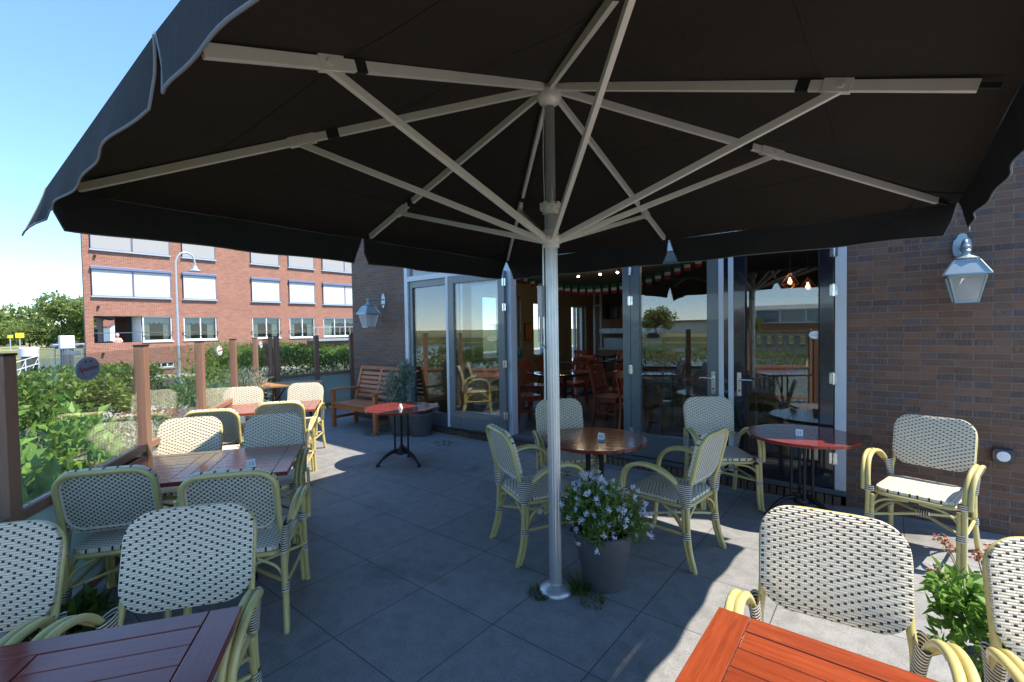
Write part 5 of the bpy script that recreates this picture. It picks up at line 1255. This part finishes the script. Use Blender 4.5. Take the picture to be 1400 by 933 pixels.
# ------------------------------------------------------------------ street and river side
o = thing('street_lamp', 'tall grey street lamp with a curved gooseneck in front of the apartment block', 'street lamp', (-24, 6.75, -1.1))
q = MB(); q.tube([(0, 0, 0), (0, 0, 2.2), (0, 0, 5.6)], lambda t: .07 - .035 * t, 12); q.tube([(0, 0, 5.6), (0, .03, 5.95), (0, .18, 6.22), (0, .40, 6.30), (0, .62, 6.20), (0, .72, 5.95), (0, .73, 5.75)], .035, 10); q.lathe([(.11, 0), (.11, .9), (.075, 1.0)], 14); q.build('pole', GALV, o, smooth=True)
q = MB(); q.lathe([(.03, .24), (.07, .22), (.10, .12), (.16, .06), (.26, .0), (.25, -.02)], 20, (0, .73, 5.52)); q.build('lamp_shade', GALV, o, smooth=True)
def tree(label, x, y, z0, h, r_, n, L, mat, seed, trunk=.3, name='tree', group='trees beyond the river'):
    random.seed(seed); o = thing(name, label, 'tree', (x, y, z0), 0, group); th = h * trunk
    q = MB(); q.tube([(0, 0, 0), (.02 * h, 0, th * .6), (0, .01 * h, th * 1.4), (0, 0, h * .75)], lambda t: h * .028 * (1 - t) + h * .006, 8)
    cs = []
    for k in range(15):
        a = random.uniform(0, 6.28); rr = r_ * random.uniform(.25, .72); z = random.uniform(th * 1.1, h * .86); f_ = math.sqrt(max(.1, 1 - ((z - h * .55) / (h * .55)) ** 2))
        c = (rr * f_ * math.cos(a), rr * f_ * math.sin(a), z, r_ * random.uniform(.28, .48)); cs.append(c)
        q.tube([(0, 0, th * random.uniform(.8, 1.5)), (c[0] * .5, c[1] * .5, (th + z) / 2), c[:3]], lambda t: h * .010 * (1 - t) + h * .002, 6, k=3)
    q.build('trunk', BARK, o, smooth=True)
    def smp():
        c = random.choice(cs); return shell(c[:3], c[3], c[3], c[3] * .8, .45)
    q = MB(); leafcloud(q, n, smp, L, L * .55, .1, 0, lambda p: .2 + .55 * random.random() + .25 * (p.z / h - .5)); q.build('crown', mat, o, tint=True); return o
tree('big round green tree beyond the river left of the apartment block', -118, 17.6, -.5, 9.2, 6.6, 12000, .62, LEAFT, 31, .12)
tree('dark green tree behind the big round tree', -135, 27, -.5, 10.5, 8, 8000, .8, LEAFT, 32, .2)
tree('small pale tree standing left of the big round tree', -120, 11.2, -.5, 5.0, 3.2, 4500, .42, LEAFT, 33, .2)
tree('low tree at the far left edge of the bank', -150, 9.4, -.5, 5.2, 4.5, 4500, .6, LEAFT, 34, .15)
tree('young tree on the quay behind the big round tree', -108.5, 22.5, -.5, 7.5, 4.6, 5000, .5, LEAFT, 35, .2)
for k, (x, y, h) in enumerate(((-160, 14, 9), (-170, 30, 11), (-165, -8, 8), (-150, -22, 9), (-150, 44, 12), (-175, 60, 13))):
    tree(['far bushy tree low on the horizon', 'far tree on the horizon behind the bank trees', 'far tree over the water at the left', 'far tree at the bend of the river', 'far tall tree hidden behind the apartment block', 'farthest tall tree behind the apartment block'][k], x, y, -.5, h, h * .8, 2600, 1.0, LEAFT, 50 + k, .15)
# quay fence with gate
o = thing('quay_railing', 'pale grey metal railing and gate on the quay beside the apartment block', 'railing', (-42.5, 3.6, -1.1))
q = MB()
for k in range(5): y = .75 + k * .72; q.box(-.04, .04, y, y + .07, 0, 1.86)
q.box(-.03, .03, .75, 3.7, 1.861, 1.91); q.box(-.02, .02, .75, 3.7, .5, .55); q.build('frame', GALV, o)
q = MB()
for k in range(26): y = .87 + k * .11; q.box(-.012, .012, y, y + .022, .551, 1.86)
q.build('bars', WPVC, o)
q = MB(); q.box(.041, .056, 2.2, 2.75, 1.45, 1.72); q.build('notice_board', SIGNW, o)
q = MB(); q.bar((0, .75, 1.5), (.2, -1.8, .6), .06, .06); q.bar((0, .75, 1.0), (.2, -1.8, .1), .06, .06)
for k in range(5): t = k / 4; q.bar((.2 * t, .75 - 2.4 * t, 1.5 - .85 * t), (.2 * t, .75 - 2.4 * t, .3 - .85 * t), .05, .05); q.bar((.2 * t, .75 - 2.4 * t, 1.4 - .85 * t), (.2 * t, .35 - 2.4 * t, .4 - .85 * t), .04, .04)
q.build('gangway_rail', WPVC, o)
o = thing('mooring_dolphin', 'thick mooring post with a white box on top in the river', 'mooring post', (-62, 8.3, -2.2))
q = MB(); q.lathe([(.5, 0), (.5, 2.5), (.42, 2.7)], 20); q.build('pile', LEAD, o, smooth=True)
q = MB(); q.box(-.52, .52, -.52, .52, 2.55, 3.85); q.build('white_box', SILW, o, bevel=.05)
o = thing('mooring_dolphin', 'short thick white-topped mooring post left of the gate', 'mooring post', (-55, 5.1, -2.2))
q = MB(); q.lathe([(.5, 0), (.5, 2.3)], 20); q.build('pile', LEAD, o, smooth=True)
q = MB(); q.lathe([(.62, 2.2), (.62, 2.85), (.5, 2.95)], 20); q.build('white_cap', SILW, o, smooth=True)
for k, (x, y, sx) in enumerate(((-103, 7.6, .45), (-103, 8.6, .75))):
    o = thing('waterway_sign', ['smaller yellow waterway board on the far bank', 'larger yellow waterway board on the far bank'][k], 'sign', (x, y, -.5), 0, 'yellow boards on the far bank')
    q = MB(); q.box(-.06, .06, -.06, .06, 0, 2.3); q.build('post', GALV, o)
    q = MB(); q.box(.061, .12, -sx / 1.6, sx / 1.6, 1.9, 1.9 + sx); q.build('board', YEL, o, bevel=.02)
o = thing('parked_car', 'dark car parked on the far bank below the big tree', 'car', (-104, 14.2, -.5), R(90))
q = MB(); q.prism([(-2.1, -.85), (2.1, -.85), (2.1, .85), (-2.1, .85)], .3, .85); q.build('body', BLUEG, o, bevel=.15)
q = MB(); q.add([(-1.5, -.78, .85), (1.2, -.78, .85), (1.2, .78, .85), (-1.5, .78, .85), (-1.1, -.65, 1.4), (.5, -.65, 1.4), (.5, .65, 1.4), (-1.1, .65, 1.4)], [(0, 3, 2, 1), (4, 5, 6, 7), (0, 1, 5, 4), (1, 2, 6, 5), (2, 3, 7, 6), (3, 0, 4, 7)]); q.build('cabin', ROOMD, o, bevel=.08)
for x_ in (-1.3, 1.3):
    for y_ in (-.8, .8):
        q = MB(); q.lathe([(.32, -.1), (.32, .1)], 20); q.v = [(x_ + a, y_ + c, .32 + b) for a, b, c in q.v]; q.build('wheel', RUBBER, o)
o = thing('gabled_house', 'white gabled house glimpsed through the corner balcony', 'house', (-95.5, 20.6, -.5), R(0))
q = MB(); q.box(-4, 4, -3.5, 3.5, 0, 3.6); q.add([(-4, -3.5, 3.6), (4, -3.5, 3.6), (4, 3.5, 3.6), (-4, 3.5, 3.6), (4, 0, 6.4), (-4, 0, 6.4)], [(1, 2, 4), (3, 0, 5)]); q.build('wall', SILW, o)
q = MB(); q.bar((0, -3.9, 3.35), (0, 0, 6.55), 8.6, .2); q.bar((0, 3.9, 3.35), (0, 0, 6.55), 8.6, .2); q.build('roof', REDROOF, o)
# beyond the river behind the camera: what the door panes mirror
o = thing('warehouse', 'long white warehouse with a glazed front on the opposite river bank', 'building', (2, -112, -.5))
q = MB(); q.box(-24, 40, -20, 10, 0, 2.3); q.build('wall', BRICKR, o)
q = MB(); q.box(-25, 42, -20, 11, 2.301, 5.2); q.build('upper_wall', STEEL, o)
q = MB(); q.box(-27, 43, -21, 12, 5.201, 6.1); q.build('roof', SILW, o)
q = MB()
for k in range(14): q.box(-24 + k * 4.6, -24 + k * 4.6 + 4.2, 11.001, 11.1, 2.6, 5.0)
q.build('window', WINGL, o)
o = thing('brick_house', 'small brick house with a red gable on the opposite bank', 'house', (-27.5, -110, -.5))
q = MB(); q.box(-2.2, 2.2, -3, 3, 0, 3.0); q.add([(-2.2, -3, 3), (2.2, -3, 3), (2.2, 3, 3), (-2.2, 3, 3), (0, 3, 5.6), (0, -3, 5.6)], [(2, 3, 4), (0, 1, 5)]); q.build('wall', BRICKR, o)
q = MB(); q.bar((-2.5, 0, 2.8), (0, 0, 5.75), 6.6, .15); q.bar((2.5, 0, 2.8), (0, 0, 5.75), 6.6, .15); q.build('roof', REDROOF, o)
tree('round tree in front of the warehouse on the opposite bank', -22, -96, -.5, 4.0, 2.4, 2600, .4, LEAFT, 61, .2, group='trees on the opposite bank')
tree('tall tree on the opposite bank', -44, -100, -.5, 7.5, 4.5, 3000, .6, LEAFT, 62, .2, group='trees on the opposite bank')
tree('broad tree on the opposite bank', -58, -106, -.5, 5.0, 6, 3000, .7, LEAFT, 63, .15, group='trees on the opposite bank')
tree('small tree at the sandy point of the opposite bank', -52, -88, -.5, 3.2, 4, 2600, .5, LEAFT, 64, .15, group='trees on the opposite bank')
o = thing('quay_wall', 'dark sheet piling along the opposite bank', 'quay', (20, -77.9, -2.2))
q = MB()
for k in range(60): q.box(-40 + k * 1.6, -40 + k * 1.6 + .9, -.3, .25, 0, 1.9)
q.box(-40, 56, -.4, .35, 1.901, 2.1); q.build('piling', LEAD, o)
o = thing('low_factory', 'low pale industrial building far along the opposite bank', 'building', (-62, -135, -.5))
q = MB(); q.box(-30, 30, -10, 10, 0, 3.2); q.build('wall', SILW, o)
q = MB(); q.box(-31, 31, -11, 11, 3.21, 3.7); q.build('roof', LEAD, o)
